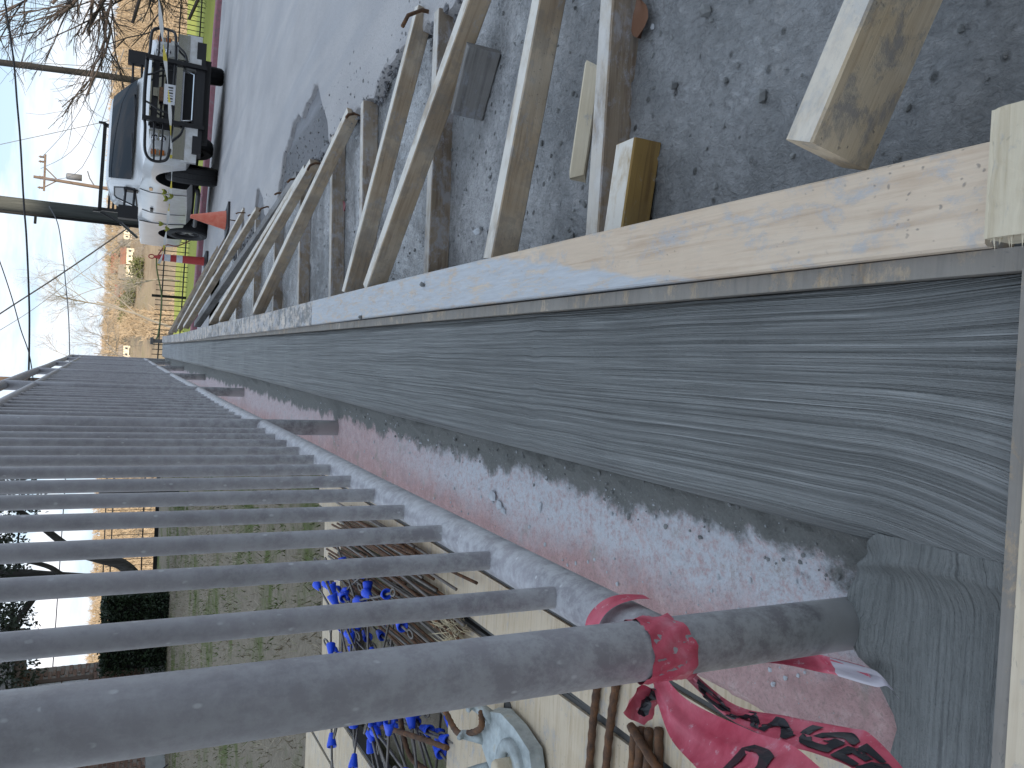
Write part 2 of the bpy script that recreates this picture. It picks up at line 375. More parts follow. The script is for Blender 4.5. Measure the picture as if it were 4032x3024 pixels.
def edge1(y): return 1.055+(vnoise(y*3.1, 0*y, 31)-.5)*.10+(vnoise(y*17, 0*y, 32)-.5)*.045+np.where(y > 6, (y-6)*.035, 0)
def edge2(y):
    k = np.interp(y, [0, 4.05, 4.15, 4.5, 5.3, 5.85, 6.15, 6.9, 7.1, 7.7, 8.0, 8.6, 9.1, 9.3, 14], [0, 0, .1, .42, .45, .33, .04, .04, .24, .40, .06, .06, .40, .08, .1])
    return edge1(y)+k+(vnoise(y*9, 0*y, 33)-.5)*.05*(k > .02)+.004
def road_sheet(edge, drop, depth, ylist, offs):
    V, Fc = [], []
    yl = np.array(ylist); e = edge(yl)+0*yl; n = len(offs)+2
    jit = (fbm(yl*25, yl*0, 41)-.5)
    for k, y in enumerate(yl):
        row = [(e[k]-.012, -depth), (e[k]+jit[k]*.02, -.006)]+[(e[k]+.008+d, 0) for d in offs]
        for x, dz in row:
            z = float(zr(x, y))-drop+dz
            if dz == 0: z += float(fbm(np.array(x*2.2), np.array(y*2.2), 44)-.5)*.012
            V.append((x, y, z))
    for k in range(len(yl)-1):
        for i in range(n-1): a = k*n+i; Fc.append((a, a+1, a+n+1, a+n))
    return V, Fc
yl = spaced(-3, .0, .2, 1.0)+spaced(.05, 20.0, .022, 1.004)
offs = [0, .03, .08, .16, .3, .5, .9, 1.5, 2.2, 3, 4, 5.5, 7.5, 10, 14, 20, 30, 45]
tag(part('road', road_sheet(edge2, 0, .05, yl, offs), M['road'], smooth=False), kind='structure')
tag(part('road_base', road_sheet(edge1, .026, .04, yl, [0, .03, .08, .15, .3, .5, .7]), M['roadbase']), kind='structure')
tag(part('cross_street', grid(np.array([-3.2, -2.6, -2, -1.4, -.8, -.2, .4, 1.0, 1.45]), np.arange(13.75, 20.01, .25), lambda x, y: zr(x, y)-.001-.02*sstep(1.1, 1.45, x)), M['road']), kind='structure')
kv = []
kx = np.arange(-3.2, 40, .4); prof = [(19.985, -.1), (19.99, .10), (20.02, .125), (20.16, .13), (20.2, .09), (20.2, -.1)]
for x in kx:
    j = (vnoise(np.array(x*2), np.array(0.), 51)-.5)*.03
    for y, dz in prof: kv.append((x, y+j, float(zr(x, 20))+dz+j*.3))
n = len(prof)
tag(part('kerb', (kv, [(k*n+i, (k+1)*n+i, (k+1)*n+i+1, k*n+i+1) for k in range(len(kx)-1) for i in range(n-1)]), M['kerb']), kind='structure')

# ------------------------------------------------------------------ the fresh concrete wall top
def xleft(y): return np.interp(y, [.4, 1.1, 2.35, 4.35, 13.5], [-.154, -.148, -.139, -.121, -.082])
wall = thing('concrete_wall', 'freshly poured grey concrete wall top with wavy broom lines between form board and fence', 'wall', (-.02, 6, -.1))
tt = np.concatenate([[-.0001, 0], np.linspace(.004, .06, 8), np.linspace(.075, .985, 58), [.993, 1.0]]); wy = np.array(spaced(.4035, 12.75, .008, 1.008))
T, Y = np.meshgrid(tt, wy); xl = xleft(Y); xr = .1005
X = xl+np.clip(T, 0, 1)*(xr-xl)
d = np.clip(X-xl, 0, 1)
Z = -.018+(fbm(X*6, Y*2.2, 61)-.5)*.010-.020*np.clip(1-d/.020, 0, 1)**2.2-.012*sstep(.082, .1005, X)
Z += .0022*np.sin((X-.02)*40)*np.exp(-((Y-1.26)/.016)**2)
for yc in (2.02, 2.75, 3.5, 4.4, 5.3, 6.5, 8.1): Z += .0016*np.exp(-((Y-yc)/.02)**2)
Z = np.where(T < 0, -.2, Z); X = np.where(T < 0, X+.012, X)
nx = len(tt); V = np.stack([X.ravel(), Y.ravel(), Z.ravel()], 1).tolist()
F4 = [(j*nx+i, j*nx+i+1, (j+1)*nx+i+1, (j+1)*nx+i) for j in range(len(wy)-1) for i in range(nx-1)]
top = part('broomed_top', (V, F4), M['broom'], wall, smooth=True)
U = X+.5*np.clip(.555-Y, 0, 1)**1.5*sstep(.05, -.12, X)-.15*np.clip(.58-Y, 0, 1)**1.6*sstep(.02, .09, X)+.006*(fbm(Y*1.7, X*3, 62)-.5)+.002*(vnoise(Y*7, X*12, 64)-.5)
U = U+.0025*np.exp(-((Y-1.26)/.02)**2)*np.sin(X*60)
at = top.data.attributes.new('broom', 'FLOAT_VECTOR', 'POINT')
at.data.foreach_set('vector', np.stack([U.ravel(), Y.ravel(), 0*Y.ravel()], 1).ravel().astype(np.float32))
part('end_face', bbox2(-.081, .1, 12.751, 12.78, -.9, -.03), M['pad'], wall)
# lower pad that the pour spreads into round the fence post
px = np.concatenate([np.arange(-.75, -.20, .012), np.arange(-.20, -.1385, .004)]); tv = np.linspace(0, 1, 26)
Xp, Tp = np.meshgrid(px, tv)
far = np.interp(px, [-.75, -.5, -.42, -.36, -.30, -.27, -.22, -.18, -.14], [.44, .49, .515, .53, .555, .565, .60, .585, .545])+(vnoise(px*60, px*0, 71)-.5)*.022
Yp = .4035+Tp*(far-.4035); Zp = -.046+(fbm(Xp*9, Yp*9, 72)-.5)*.012+.030*sstep(-.20, -.142, Xp+(vnoise(Yp*40, Xp*0, 73)-.5)*.02)
Zp += .012*np.exp(-((Xp+.168+(vnoise(Yp*25, Xp*0, 75)-.5)*.02)/.007)**2)*vnoise(Yp*70, Xp*70, 76)+.020*np.exp(-(((Xp+.245)**2+(Yp-.575)**2)/.0022))*(.6+.6*vnoise(Xp*70, Yp*70, 77))
Zp = np.where(Tp > .99, Zp-.03, Zp)
nx = len(px)
part('lower_pad', (np.stack([Xp.ravel(), Yp.ravel(), Zp.ravel()], 1).tolist(), [(j*nx+i, j*nx+i+1, (j+1)*nx+i+1, (j+1)*nx+i) for j in range(25) for i in range(nx-1)]), M['pad'], wall, smooth=True)

# ------------------------------------------------------------------ old painted kerb slab under the fence
def zslab(y): return np.interp(y, [.3, .67, 2.7, 20], [-.066, -.066, -.063, -.062])
slx = np.concatenate([[-.3995], np.linspace(-.399, -.06, 60)]); sly = np.array(spaced(.43, 12.7, .010, 1.009))
def zs(x, y):
    z = zslab(y)+(fbm(x*14, y*14, 81)-.5)*.010+(fbm(x*60, y*60, 82, 3)-.5)*.007
    z = z+.03*sstep(.035, 0.0, x-0*x-(xleft(y)-.035))*0+.030*sstep(-.055, 0.0, x-xleft(y)+(fbm(x*18, y*18, 85)-.5)*.05)*fbm(x*55, y*55, 83, 4)
    return np.where(x < -.3992, -.34, z-.008*sstep(-.385, -.399, x))
tag(part('painted_kerb', grid(slx, sly, zs), M['slab'], smooth=True), 'old pink painted concrete kerb with grey mortar smears carrying the pipe fence', 'kerb')
# ------------------------------------------------------------------ lumber
def beam_mesh(Ln, w_, t_, ch=.0025, jag=0.0, seed=0):
    rs = np.random.RandomState(seed); a, b = w_/2, t_/2
    sec = [(-a+ch, -b), (a-ch, -b), (a, -b+ch), (a, b-ch), (a-ch, b), (-a+ch, b), (-a, b-ch), (-a, -b+ch)]
    ks = np.linspace(0, Ln, 5); V = []
    bow = rs.uniform(-.003, .003)*Ln
    for i, x in enumerate(ks):
        for y, z in sec:
            j = rs.uniform(-1, 1)*jag if i in (0, 4) else 0
            V.append((x+j, y+bow*math.sin(math.pi*x/Ln), z))
    Fc = [(i*8+k, i*8+(k+1) % 8, (i+1)*8+(k+1) % 8, (i+1)*8+k) for i in range(4) for k in range(8)]
    Fc += [tuple(range(7, -1, -1)), tuple(range(32, 40))]
    return V, Fc
def beam(name, p0, p1, w_, t_, mat, label=None, cat=None, group=None, up=(0, 0, 1), parent=None, jag=0.0):
    p0, p1 = Vector(p0), Vector(p1); x, y, z = frame_of(p1-p0, up)
    v, f = beam_mesh((p1-p0).length, w_, t_, jag=jag, seed=abs(hash((round(p0.x, 3), round(p0.y, 3)))) % 99999)
    o = link(name, mesh(name, v, f, mat), parent)
    Mx = Matrix((x, y, z)).transposed().to_4x4(); Mx.translation = p0
    if parent is not None: Mx.translation = p0-ORG[parent]
    o.matrix_basis = Mx
    return tag(o, label, cat, group)
# form boards along the pour
FB = 'boards of the long form'
beam('form_board', (.1665, .437, -.0195), (.1665, 2.98, -.0195), .088, .038, M['form'], 'pale tan form board half filmed with blue grey mortar, under the rough sawn block', 'board', FB, jag=.001)
beam('form_board', (.1665, 2.984, -.0195), (.1665, 5.6, -.0195), .088, .038, M['form_smear'], 'form board caked with smeared pale grey mortar, between two other form boards', 'board', FB)
beam('form_board', (.1665, 5.604, -.0195), (.1665, 12.5, -.0195), .088, .038, M['form_smear'], 'farthest length of mortar stained form board running to the dark end stake', 'board', FB)
for y0, y1, lb in ((.405, 2.44, 'mortar crusted plywood sheet on edge inside the pale form board'), (2.443, 4.88, 'plywood form sheet on edge inside the smeared form board'), (4.883, 12.6, 'long plywood form sheet on edge running to the far end of the pour')):
    tag(part('form_plywood', bbox2(.1015, .1215, y0, y1, -.24-.05*y1, -.013), M['ply']), lb, 'plywood', 'plywood sheets of the long form')
# end form across the near end: two layers of plywood and a board
tag(part('end_form_plywood', bbox2(-.80, .1005, .3905, .4025, -.32, .004), M['ply']), 'pale plywood strip on edge closing off the end of the concrete pour', 'plywood')
tag(part('end_form_backing', bbox2(-.80, .1005, .372, .3885, -.32, .009), M['panel']), 'second plywood strip backing the end form at the pour', 'plywood')
beam('end_form_board', (.10, .32, -.012), (-.80, .29, -.012), .09, .038, M['panel'], 'tan board lying flat behind the plywood end form', 'board')
# the rough sawn block at the end of the form board
blk = thing('wood_block', 'short yellowish rough sawn wood block with torn fibres lying across the form board', 'block', (.171, .36, .001))
xsb = np.linspace(.121, .222, 22); ysb = np.linspace(.25, .4135, 26)
def zb(x, y): return .040+(fbm(x*90, y*90, 91)-.5)*.004-.004*sstep(.407, .4135, y)
gv, gf = grid(xsb, ysb, zb)
part('sawn_face', (gv, gf), M['rough_wood'], blk)
part('core', bbox2(.1212, .2218, .2502, .4133, .0015, .0375), M['rough_wood'], blk)
hv, hf = [], []
for k in range(46):
    y = .255+.155*k/45+random.uniform(-.002, .002); z = .036+random.uniform(-.004, .003); l = random.uniform(.003, .011); n0 = len(hv)
    hv += [(.1215, y-.0011, z), (.1215, y+.0011, z), (.1215-l, y+random.uniform(-.003, .001), z+random.uniform(-.004, .002))]; hf.append((n0, n0+1, n0+2))
part('torn_fibres', (hv, hf), M['rough_wood'], blk)
# big near lumber resting on the form edge
beam('loose_lumber', (.236, .614, -.002), (1.02, .36, -.145), .038, .089, M['new_wood'], 'thick new two by four leaning on the outer edge of the pale form board', 'lumber', jag=.0006)
# diagonal braces and kickers
DB = 'diagonal form braces'; KB = 'kicker boards lying on the wet ground'
def zb_(y, d=.04): return zg(y)+d
diag = [
 ((.216, 1.488), (1.10, 1.408), 'brace_wood', 'pale splattered diagonal brace above the short ochre stake board', .040),
 ((.218, 2.366), (1.10, 1.76), 'brace_wood', 'long tan diagonal brace with a concrete smear crossing a wet shiny patch', .040),
 ((.218, 2.613), (1.121, 2.472), 'brace_wood', 'tan diagonal brace with a dark knot ending at the bent rebar stake', .038),
 ((.233, 4.477), (1.082, 3.521), 'brace_wood', 'single tan brace slanting to the broken road edge near the red leaf', .038),
 ((.236, 5.97), (1.073, 4.505), 'brace_wood', 'grainy brown brace of a doubled pair, slightly closer to the red leaf', .038),
 ((.241, 6.609), (1.085, 4.727), 'brace_wood', 'grainy brown brace of a doubled pair, beside the grey brace', .038),
 ((.257, 7.859), (1.103, 5.03), 'grey_wood', 'weathered grey wide brace beside the doubled brown pair', .05),
 ((.262, 9.1), (1.30, 7.5), 'brace_wood', 'long thin brace on the orange cone side of the grey brace', .038),
 ((.263, 9.947), (1.518, 8.879), 'brace_wood', 'long brown brace pointing at the base of the orange cone', .04),
 ((.246, 10.858), (1.578, 11.2), 'old_wood', 'dark weathered brace just beyond the orange cone', .04),
 ((.229, 11.576), (1.66, 12.9), 'brace_wood', 'last brace of the form, nearest the striped delineator post', .04)]
for (a, b, mt, lb, wd) in diag:
    beam('brace', (a[0], a[1], -.045), (b[0], b[1], zb_(b[1], .035)), wd, .056, M[mt], lb, 'brace', DB)
kick = [((.232, 1.247), (1.06, 1.228), 'old_wood', 'brown and grey stained kicker board touching the ochre stake board', .026),
 ((.232, 2.237), (1.03, 2.257), 'old_wood', 'half wet kicker board ending under the bent rebar stake', .03),
 ((.232, 3.10), (1.037, 3.23), 'old_wood', 'pale kicker board with a wet brown end against the road edge', .03),
 ((.232, 3.735), (1.057, 3.88), 'old_wood', 'narrow grey kicker board beside the red leaf', .03),
 ((.232, 4.71), (1.07, 4.855), 'old_wood', 'kicker board under the doubled pair of braces', .03),
 ((.232, 5.9), (1.10, 6.04), 'old_wood', 'kicker board under the weathered grey brace', .03),
 ((.232, 7.33), (1.2, 7.5), 'old_wood', 'kicker board level with the orange cone', .03),
 ((.232, 9.2), (1.25, 9.35), 'old_wood', 'farthest kicker board by the end of the form', .03)]
for a, b, mt, lb, d in kick:
    beam('kicker_board', (a[0], a[1], zb_(a[1], d)), (b[0], b[1], zb_(b[1], d)), .042, .062, M[mt], lb, 'board', KB)
M['ochre_wood'] = wood('wet_ochre_lumber', (.36, .23, .06), (.17, .10, .03), .1, (.36, .36, .39), .55, (.38, .31, .18))
M['stake_top'] = wood('stake_board_wood', (.42, .27, .09), (.20, .12, .05), .2, (.42, .43, .45), .35, (.42, .32, .16), film=.9)
beam('stake_board', (.222, 1.168, -.128), (.385, 1.146, -.132), .055, .055, M['stake_top'], 'short ochre wood stake board with a broken end beside the stained kicker', 'board', jag=.009)
beam('wood_offcut', (.372, 1.346, -.134), (.575, 1.318, -.14), .04, .03, M['rough_wood'], 'pale yellow splintered offcut half sunk in mortar behind the stained kicker', 'offcut', up=(.1, .7, 1), jag=.01)
beam('wood_offcut', (.66, 1.995, -.165), (.80, 1.89, -.16), .035, .085, M['grey_wood'], 'dark grey offcut standing on edge under the long tan brace', 'offcut', up=(0, .2, 1))
# dark stake and board at the far end of the pour
stk = thing('end_stake', 'dark square stake with a nailed cap at the far end of the form', 'stake', (.15, 12.82, -.81))
part('stake', bbox2(.115, .165, 12.79, 12.84, -.85, .10), M['grey_wood'], stk)
part('cap', bbox2(.09, .19, 12.77, 12.86, .101, .14), M['grey_wood'], stk)
# rebar stakes by the road edge
def mat_rust():
    t = NT('rusty_steel', .8, .3); o = t.seeded(t.obj()); n = t.noise(o, 40, 5, .7)
    return t.done(t.ramp(n, (.3, (.05, .035, .028)), (.5, (.13, .07, .04)), (.7, (.24, .115, .05))), bump=t.bump(n, .5, .004))
M['rust'] = mat_rust(); M['dark_steel'] = plain('dark_steel_bar', (.085, .085, .09), .45, .6)
for k, (x, y, dx, h, lb) in enumerate([(1.085, 2.40, -.03, .13, 'bent rusty rebar stake at the tip of the knotty brace'), (1.06, 3.47, -.012, .08, 'short rebar stake beside the wet brown end of a kicker board'), (1.05, 4.42, -.02, .09, 'rebar stake beside the first of the doubled braces'),
        (1.075, 4.98, -.015, .12, 'tall rebar stake at the tip of the grey brace'), (1.10, 5.6, -.01, .12, 'rebar stake standing between the grey brace and the road notch'), (1.17, 6.6, -.02, .12, 'rebar stake standing by itself on the broken road edge'),
        (1.28, 7.7, -.01, .11, 'rebar stake beside the long thin brace'), (1.46, 8.75, -.01, .14, 'rebar stake below the orange cone'), (1.50, 9.6, .0, .14, 'farthest rebar stake beside the orange cone')]):
    z = zg(y); tag(part('rebar_stake', tube([(x, y, z-.1), (x, y, z+h*.5), (x+dx, y-.01, z+h*.85), (x+dx*2.4, y-.02, z+h)], .0065, 7), M['rust'], smooth=True), lb, 'rebar', 'rebar stakes pinning the braces')

# ------------------------------------------------------------------ loose bits on the ground
def lump(r, seed, flat=.7):
    rs = np.random.RandomState(seed); V = []; t = (1+5**.5)/2
    base = [(-1, t, 0), (1, t, 0), (-1, -t, 0), (1, -t, 0), (0, -1, t), (0, 1, t), (0, -1, -t), (0, 1, -t), (t, 0, -1), (t, 0, 1), (-t, 0, -1), (-t, 0, 1)]
    sc = rs.uniform(.7, 1.25, 3)
    for p in base:
        q = np.array(p)/1.9*r*rs.uniform(.7, 1.2)*sc; V.append((q[0], q[1], q[2]*flat))
    return V, [(0, 11, 5), (0, 5, 1), (0, 1, 7), (0, 7, 10), (0, 10, 11), (1, 5, 9), (5, 11, 4), (11, 10, 2), (10, 7, 6), (7, 1, 8), (3, 9, 4), (3, 4, 2), (3, 2, 6), (3, 6, 8), (3, 8, 9), (4, 9, 5), (2, 4, 11), (6, 2, 10), (8, 6, 7), (9, 8, 1)]
def move(vf, p): return [(a+p[0], b+p[1], c+p[2]) for a, b, c in vf[0]], vf[1]
def scatter(n, xr, yr, zf, r0, r1, s, bias=1.0):
    rs = np.random.RandomState(s); out_ = []
    for k in range(n):
        x = rs.uniform(*xr); y = yr[0]+(yr[1]-yr[0])*rs.uniform()**bias; r = r0*(r1/r0)**(rs.uniform()**2.2)
        z = float(zf(np.array(x), np.array(y))); out_.append(move(lump(r, s*999+k), (x, y, z+r*.2)))
    return join(*out_)
tag(part('mortar_crumbs', scatter(1200, (.24, 1.05), (.3, 4.5), zslurry, .0014, .0065, 3, 1.3), M['debris']), 'small dark mortar crumbs strewn over the wet ground', 'crumbs', kind='stuff')
tag(part('kerb_crumbs', scatter(700, (-.37, -.155), (.66, 4), zs, .0008, .004, 5, 1.4), M['palecrumb']), 'fine pale mortar crumbs on the pink kerb', 'crumbs', kind='stuff')
tag(part('edge_crumbs', scatter(170, (-.215, -.152), (.62, 2.6), zs, .0015, .005, 6, 1.3), M['debris']), 'dark mortar crumbs along the edge of the new concrete', 'crumbs', kind='stuff')
tag(part('road_grit', scatter(500, (1.0, 1.35), (1.8, 7), lambda x, y: zr(x, y)-.004, .003, .010, 8), M['debris']), 'loose grit along the broken road edge', 'grit', kind='stuff')
rub = []
rs0 = np.random.RandomState(66)
for k in range(1500):
    y = 1.6+9*rs0.uniform()**1.5; e = float((edge1 if k % 3 else edge2)(np.array(y))); x = e+rs0.normal(-.004, .014); r = rs0.uniform(.004, .015)
    rub.append(move(lump(r, 30000+k), (x, y, zg(y)+rs0.uniform(.0, .045)*(1 if x > e else .35))))
tag(part('edge_rubble', join(*rub), M['roadbase']), 'crumbled dark rubble along the broken edge of the road', 'rubble', kind='stuff')
# clods large enough to point at
cl_ = [(.39, .86, .016, 'debris', 'round dark clod on the wet ground beside the leaning two by four'), (.55, .60, .017, 'debris', 'dark clod in wet ground behind the leaning two by four'), (.47, 1.08, .014, 'debris', 'rough clod lying between ochre stake board and leaning lumber'),
  (.56, 1.0, .018, 'debris', 'cracked mortar clod in the shiny wet patch'), (.27, 1.43, .017, 'debris', 'mortar clod against the form board beside the pale brace'), (.33, 1.38, .010, 'debris', 'small clod near the splintered offcut'),
  (.50, 1.60, .010, 'debris', 'clod beside a twig between two braces'), (.45, 1.75, .012, 'debris', 'clod on pale mortar between the pale brace and the long tan brace'), (.36, 1.95, .010, 'debris', 'clod near the foot of the long tan brace'),
  (.32, 1.205, .012, 'palecrumb', 'pale stone beside the stained kicker'), (.60, 1.17, .009, 'palecrumb', 'small pale pebble in dark wet mortar'), (.70, 1.10, .016, 'debris', 'clod at the margin of the shiny wet patch'), (.44, .95, .009, 'debris', 'small clod out on the open wet ground')]
for k, (x, y, r, mt, lb) in enumerate(cl_):
    tag(part('mortar_clod', move(lump(r*.75, 500+k, .8), (x, y, float(zslurry(np.array(x), np.array(y)))+r*.3)), M[mt]), lb, 'clod', 'clods on the wet ground')
for k, (x, y, r, mt, lb) in enumerate([(-.262, 1.50, .017, 'palecrumb', 'pale splash of mortar stuck on the pink kerb'), (-.275, 1.475, .013, 'palecrumb', 'second pale mortar splash on the pink kerb'), (-.285, 1.455, .010, 'palecrumb', 'smallest pale mortar splash on the pink kerb'), (-.25, 1.30, .010, 'palecrumb', 'flat pale mortar lump on the hazy grey part of the kerb')]):
    tag(part('mortar_splash', move(lump(r, 700+k, .45), (x, y, float(zs(np.array(x), np.array(y)))+r*.2)), M[mt]), lb, 'mortar', 'mortar splashes on the kerb')
for k, (x, y, z, r, lb) in enumerate([(.275, 1.52, -.008, .012, 'mortar clod stuck on top of the pale splattered brace'), (.185, 1.80, .004, .008, 'rough mortar clump on the pale form board'), (.128, 2.32, .003, .008, 'mortar clump on the inner edge of the smeared board')]):
    tag(part('mortar_clump', move(lump(r, 800+k, .8), (x, y, z)), M['palecrumb' if k == 0 else 'debris']), lb, 'clod', 'clumps stuck on the lumber')
def leaf(name, c, size, ang, mat, label, curl=.3, cat='leaf'):
    V, Fc = [], []; n = 7
    for i in range(n):
        u = i/(n-1); wv = size*.34*math.sin(math.pi*u**.8)*(1+.35*math.sin(u*19))
        for s_ in (-1, 0, 1):
            x, y = (u-.5)*size, s_*wv; z = curl*size*(abs(s_)*.35+(u-.5)**2)
            V.append((c[0]+x*math.cos(ang)-y*math.sin(ang), c[1]+x*math.sin(ang)+y*math.cos(ang), c[2]+z))
    for i in range(n-1):
        for k in range(2): a = i*3+k; Fc.append((a, a+1, a+4, a+3))
    return tag(part(name, (V, Fc), mat, smooth=True), label, cat)
M['leaf_brown'] = plain('dead_oak_leaf', (.16, .075, .04), .6); M['leaf_red'] = plain('red_leaf', (.15, .025, .03), .5)
leaf('dead_leaf', (.62, 1.19, zg(1.2)+.006), .075, .1, M['leaf_brown'], 'brown lobed oak leaf in the mud beside the stained kicker')
leaf('red_leaf', (.69, 3.62, zg(3.62)+.03), .06, .5, M['leaf_red'], 'dark red leaf caught by the narrow grey kicker board')
def rod_thing(name, pts, r, mat, label, cat, group=None): return tag(part(name, tube(pts, r, 6), mat, smooth=True), label, cat, group)
rod_thing('twig', [(.45, 1.77, zg(1.77)+.006), (.47, 1.73, zg(1.73)+.012), (.50, 1.69, zg(1.69)+.008)], .0035, M['leaf_brown'], 'short brown twig on pale mortar between two braces', 'twig')
rod_thing('twig', [(.95, 1.55, zg(1.55)+.004), (.90, 1.60, zg(1.6)+.010), (.84, 1.63, zg(1.6)+.004)], .002, M['leaf_brown'], 'thin twig in the glossy wet patch', 'twig')
# ------------------------------------------------------------------ the pipe fence
def mat_fence():
    t = NT('grey_fence_paint', .42, spec=.45); o = t.n('ShaderNodeNewGeometry').outputs['Position']
    n = t.noise(o, 9, 5, .6); f = t.noise(o, 130, 4, .7); st = t.noise(t.map(o, (1, 1, .25)), 90, 3, .6)
    c = t.ramp(n, (.3, (.24, .232, .252)), (.7, (.33, .32, .345)))
    c = t.mix(t.ramp(st, (.55, 0), (.8, .35)), c, (.44, .43, .45))
    z = t.sep(o)[2]
    low = t.ramp(z, (.03, 1), (.24, .55), (.6, .22))
    sp = t.math('MULTIPLY', t.ramp(t.voro(t.map(o, (1, 1, .6)), 70), (.10, 1), (.17, 0)), t.ramp(t.noise(o, 30, 3), (.50, 0), (.55, 1)))
    c = t.mix(t.math('MULTIPLY', sp, t.ramp(z, (.1, .9), (.9, .5))), c, (.55, .56, .58))
    dust = t.math('MULTIPLY', t.ramp(t.noise(o, 42, 7, .78), (.42, 0), (.58, 1)), low)
    c = t.mix(dust, c, (.50, .51, .53))
    c = t.mix(t.ramp(t.math('ADD', z, t.math('MULTIPLY', t.noise(o, 60, 4), .02)), (.012, .9), (.03, 0)), c, (.55, .55, .56))
    return t.done(c, t.ramp(n, (.3, .34), (.7, .55)), t.bump(f, .12, .003))
M['fence'] = mat_fence()
def fx(y): return float(np.interp(y, [.5, 1.6, 4, 8, 13.2], [-.245, -.243, -.228, -.193, -.140]))
YP = [.59, 2.79, 4.99, 7.19, 9.39, 11.59, 13.2]
fen = thing('pipe_fence', 'dark grey painted steel pipe fence with round pickets standing on the pink kerb', 'fence', (fx(4), 6.5, -.06))
for y in YP:
    x = fx(y); zb0 = float(zslab(y))-.04
    part('post', tube([(x, y, zb0), (x, y, .3), (x, y, .8), (x, y, 1.147)], .0262, 28), M['fence'], fen, smooth=True)
def railpts(z): return [(fx(y), y, z+.003*math.sin(y*2.1)) for y in np.linspace(YP[0], YP[-1], 40)]
for nm, z, r in (('bottom_rail', .186, .0245), ('top_rail', 1.008, .021), ('hand_rail', 1.150, .025)):
    part(nm, tube(railpts(z), r, 20), M['fence'], fen, smooth=True)
for k in range(len(YP)-1):
    for j in range(1, 13):
        y = YP[k]+(YP[k+1]-YP[k])*j/13; x = fx(y); dx = random.uniform(-.003, .003)
        part('picket', tube([(x, y, .19), (x+dx*.5, y, .6), (x+dx, y, 1.006)], .0118, 14, cap=False), M['fence'], fen, smooth=True)
# ------------------------------------------------------------------ red danger tape tied round the end post
def mat_tape():
    t = NT('red_plastic_tape', .42, spec=.5); o = t.obj(); n = t.noise(t.map(o, (1, 1, 1)), 26, 5, .65, .5)
    c = t.ramp(n, (.3, (.42, .045, .08)), (.55, (.56, .10, .15)), (.75, (.62, .24, .30)))
    c = t.mix(t.ramp(t.noise(o, 75, 5, .7), (.60, 0), (.68, .6)), c, (.62, .52, .56))
    t.b.inputs['Transmission Weight'].default_value = 0.0; t.b.inputs['Subsurface Weight'].default_value = 0
    return t.done(c, bump=t.bump(t.noise(t.map(o, (30, 30, 30)), 1.5, 3), .35, .004))
M['tape'] = mat_tape(); M['ink'] = plain('black_tape_ink', (.018, .018, .024), .35); M['tape_white'] = plain('scuffed_white_tape', (.50, .47, .52), .35)
tape = thing('danger_tape', 'torn red plastic tape with black DANGER lettering knotted round the fence end post', 'tape', (-.27, .59, .18))
V, Fc = [], []; NA, NZ = 40, 9
for i in range(NZ):
    for k in range(NA):
        a = 2*math.pi*k/NA; z = .180+.042*i/(NZ-1)+.008*math.sin(a+.5)*(1-i/NZ)
        r = .0265+.0022*float(vnoise(np.array(i*1.7), np.array(k*.8), 95))+.0015*math.sin(a*9+i)
        V.append((-.245+r*math.cos(a), .59+r*math.sin(a), z))
Fc = [(i*NA+k, i*NA+(k+1) % NA, (i+1)*NA+(k+1) % NA, (i+1)*NA+k) for i in range(NZ-1) for k in range(NA)]
wrap = part('wrap', (V, Fc), M['tape'], tape, smooth=True)
def catmull(P, n):
    P = [Vector(p) for p in P]; o = []; m_ = len(P)
    for i in range(m_-1):
        a, b, c, d = P[max(i-1, 0)], P[i], P[i+1], P[min(i+2, m_-1)]
        for k in range(n):
            t = k/n; o.append(.5*((2*b)+(c-a)*t+(2*a-5*b+4*c-d)*t*t+(3*b-a-3*c+d)*t**3))
    o.append(P[-1]); return o
def ribbon(A, B, nc=7, fold=.004, seed=0):
    A, B = catmull(A, 8), catmull(B, 8); V, Fc = [], []; nl = len(A)
    for i in range(nl):
        nrm = (B[i]-A[i]).cross(A[min(i+1, nl-1)]-A[max(i-1, 0)])
        nrm = nrm.normalized() if nrm.length > 1e-9 else Vector((0, 0, 1))
        for k in range(nc):
            s_ = k/(nc-1); w_ = fold*(math.sin(s_*11+seed+i*.11)+.6*math.sin(s_*23+i*.27))*(.3+.7*math.sin(math.pi*min(1, s_)))
            V.append(tuple(A[i].lerp(B[i], s_)+nrm*w_))
    Fc = [(i*nc+k, i*nc+k+1, (i+1)*nc+k+1, (i+1)*nc+k) for i in range(nl-1) for k in range(nc-1)]
    return V, Fc, A, B
fU = [(-.300, .690, .123), (-.317, .632, .127), (-.308, .541, .132), (-.292, .48, .145), (-.283, .425, .168), (-.266, .354, .203)]
fL = [(-.330, .688, .125), (-.355, .638, .140), (-.346, .559, .17), (-.334, .506, .198), (-.318, .453, .225), (-.294, .388, .273)]
bU = [(-.290, .690, .104), (-.325, .626, .076), (-.319, .569, .054), (-.311, .514, .034), (-.308, .492, .034), (-.315, .444, .05), (-.318, .403, .08)]
bL = [(-.310, .688, .096), (-.338, .630, .081), (-.337, .581, .079), (-.329, .539, .084), (-.322, .506, .085), (-.313, .455, .094), (-.319, .417, .108)]
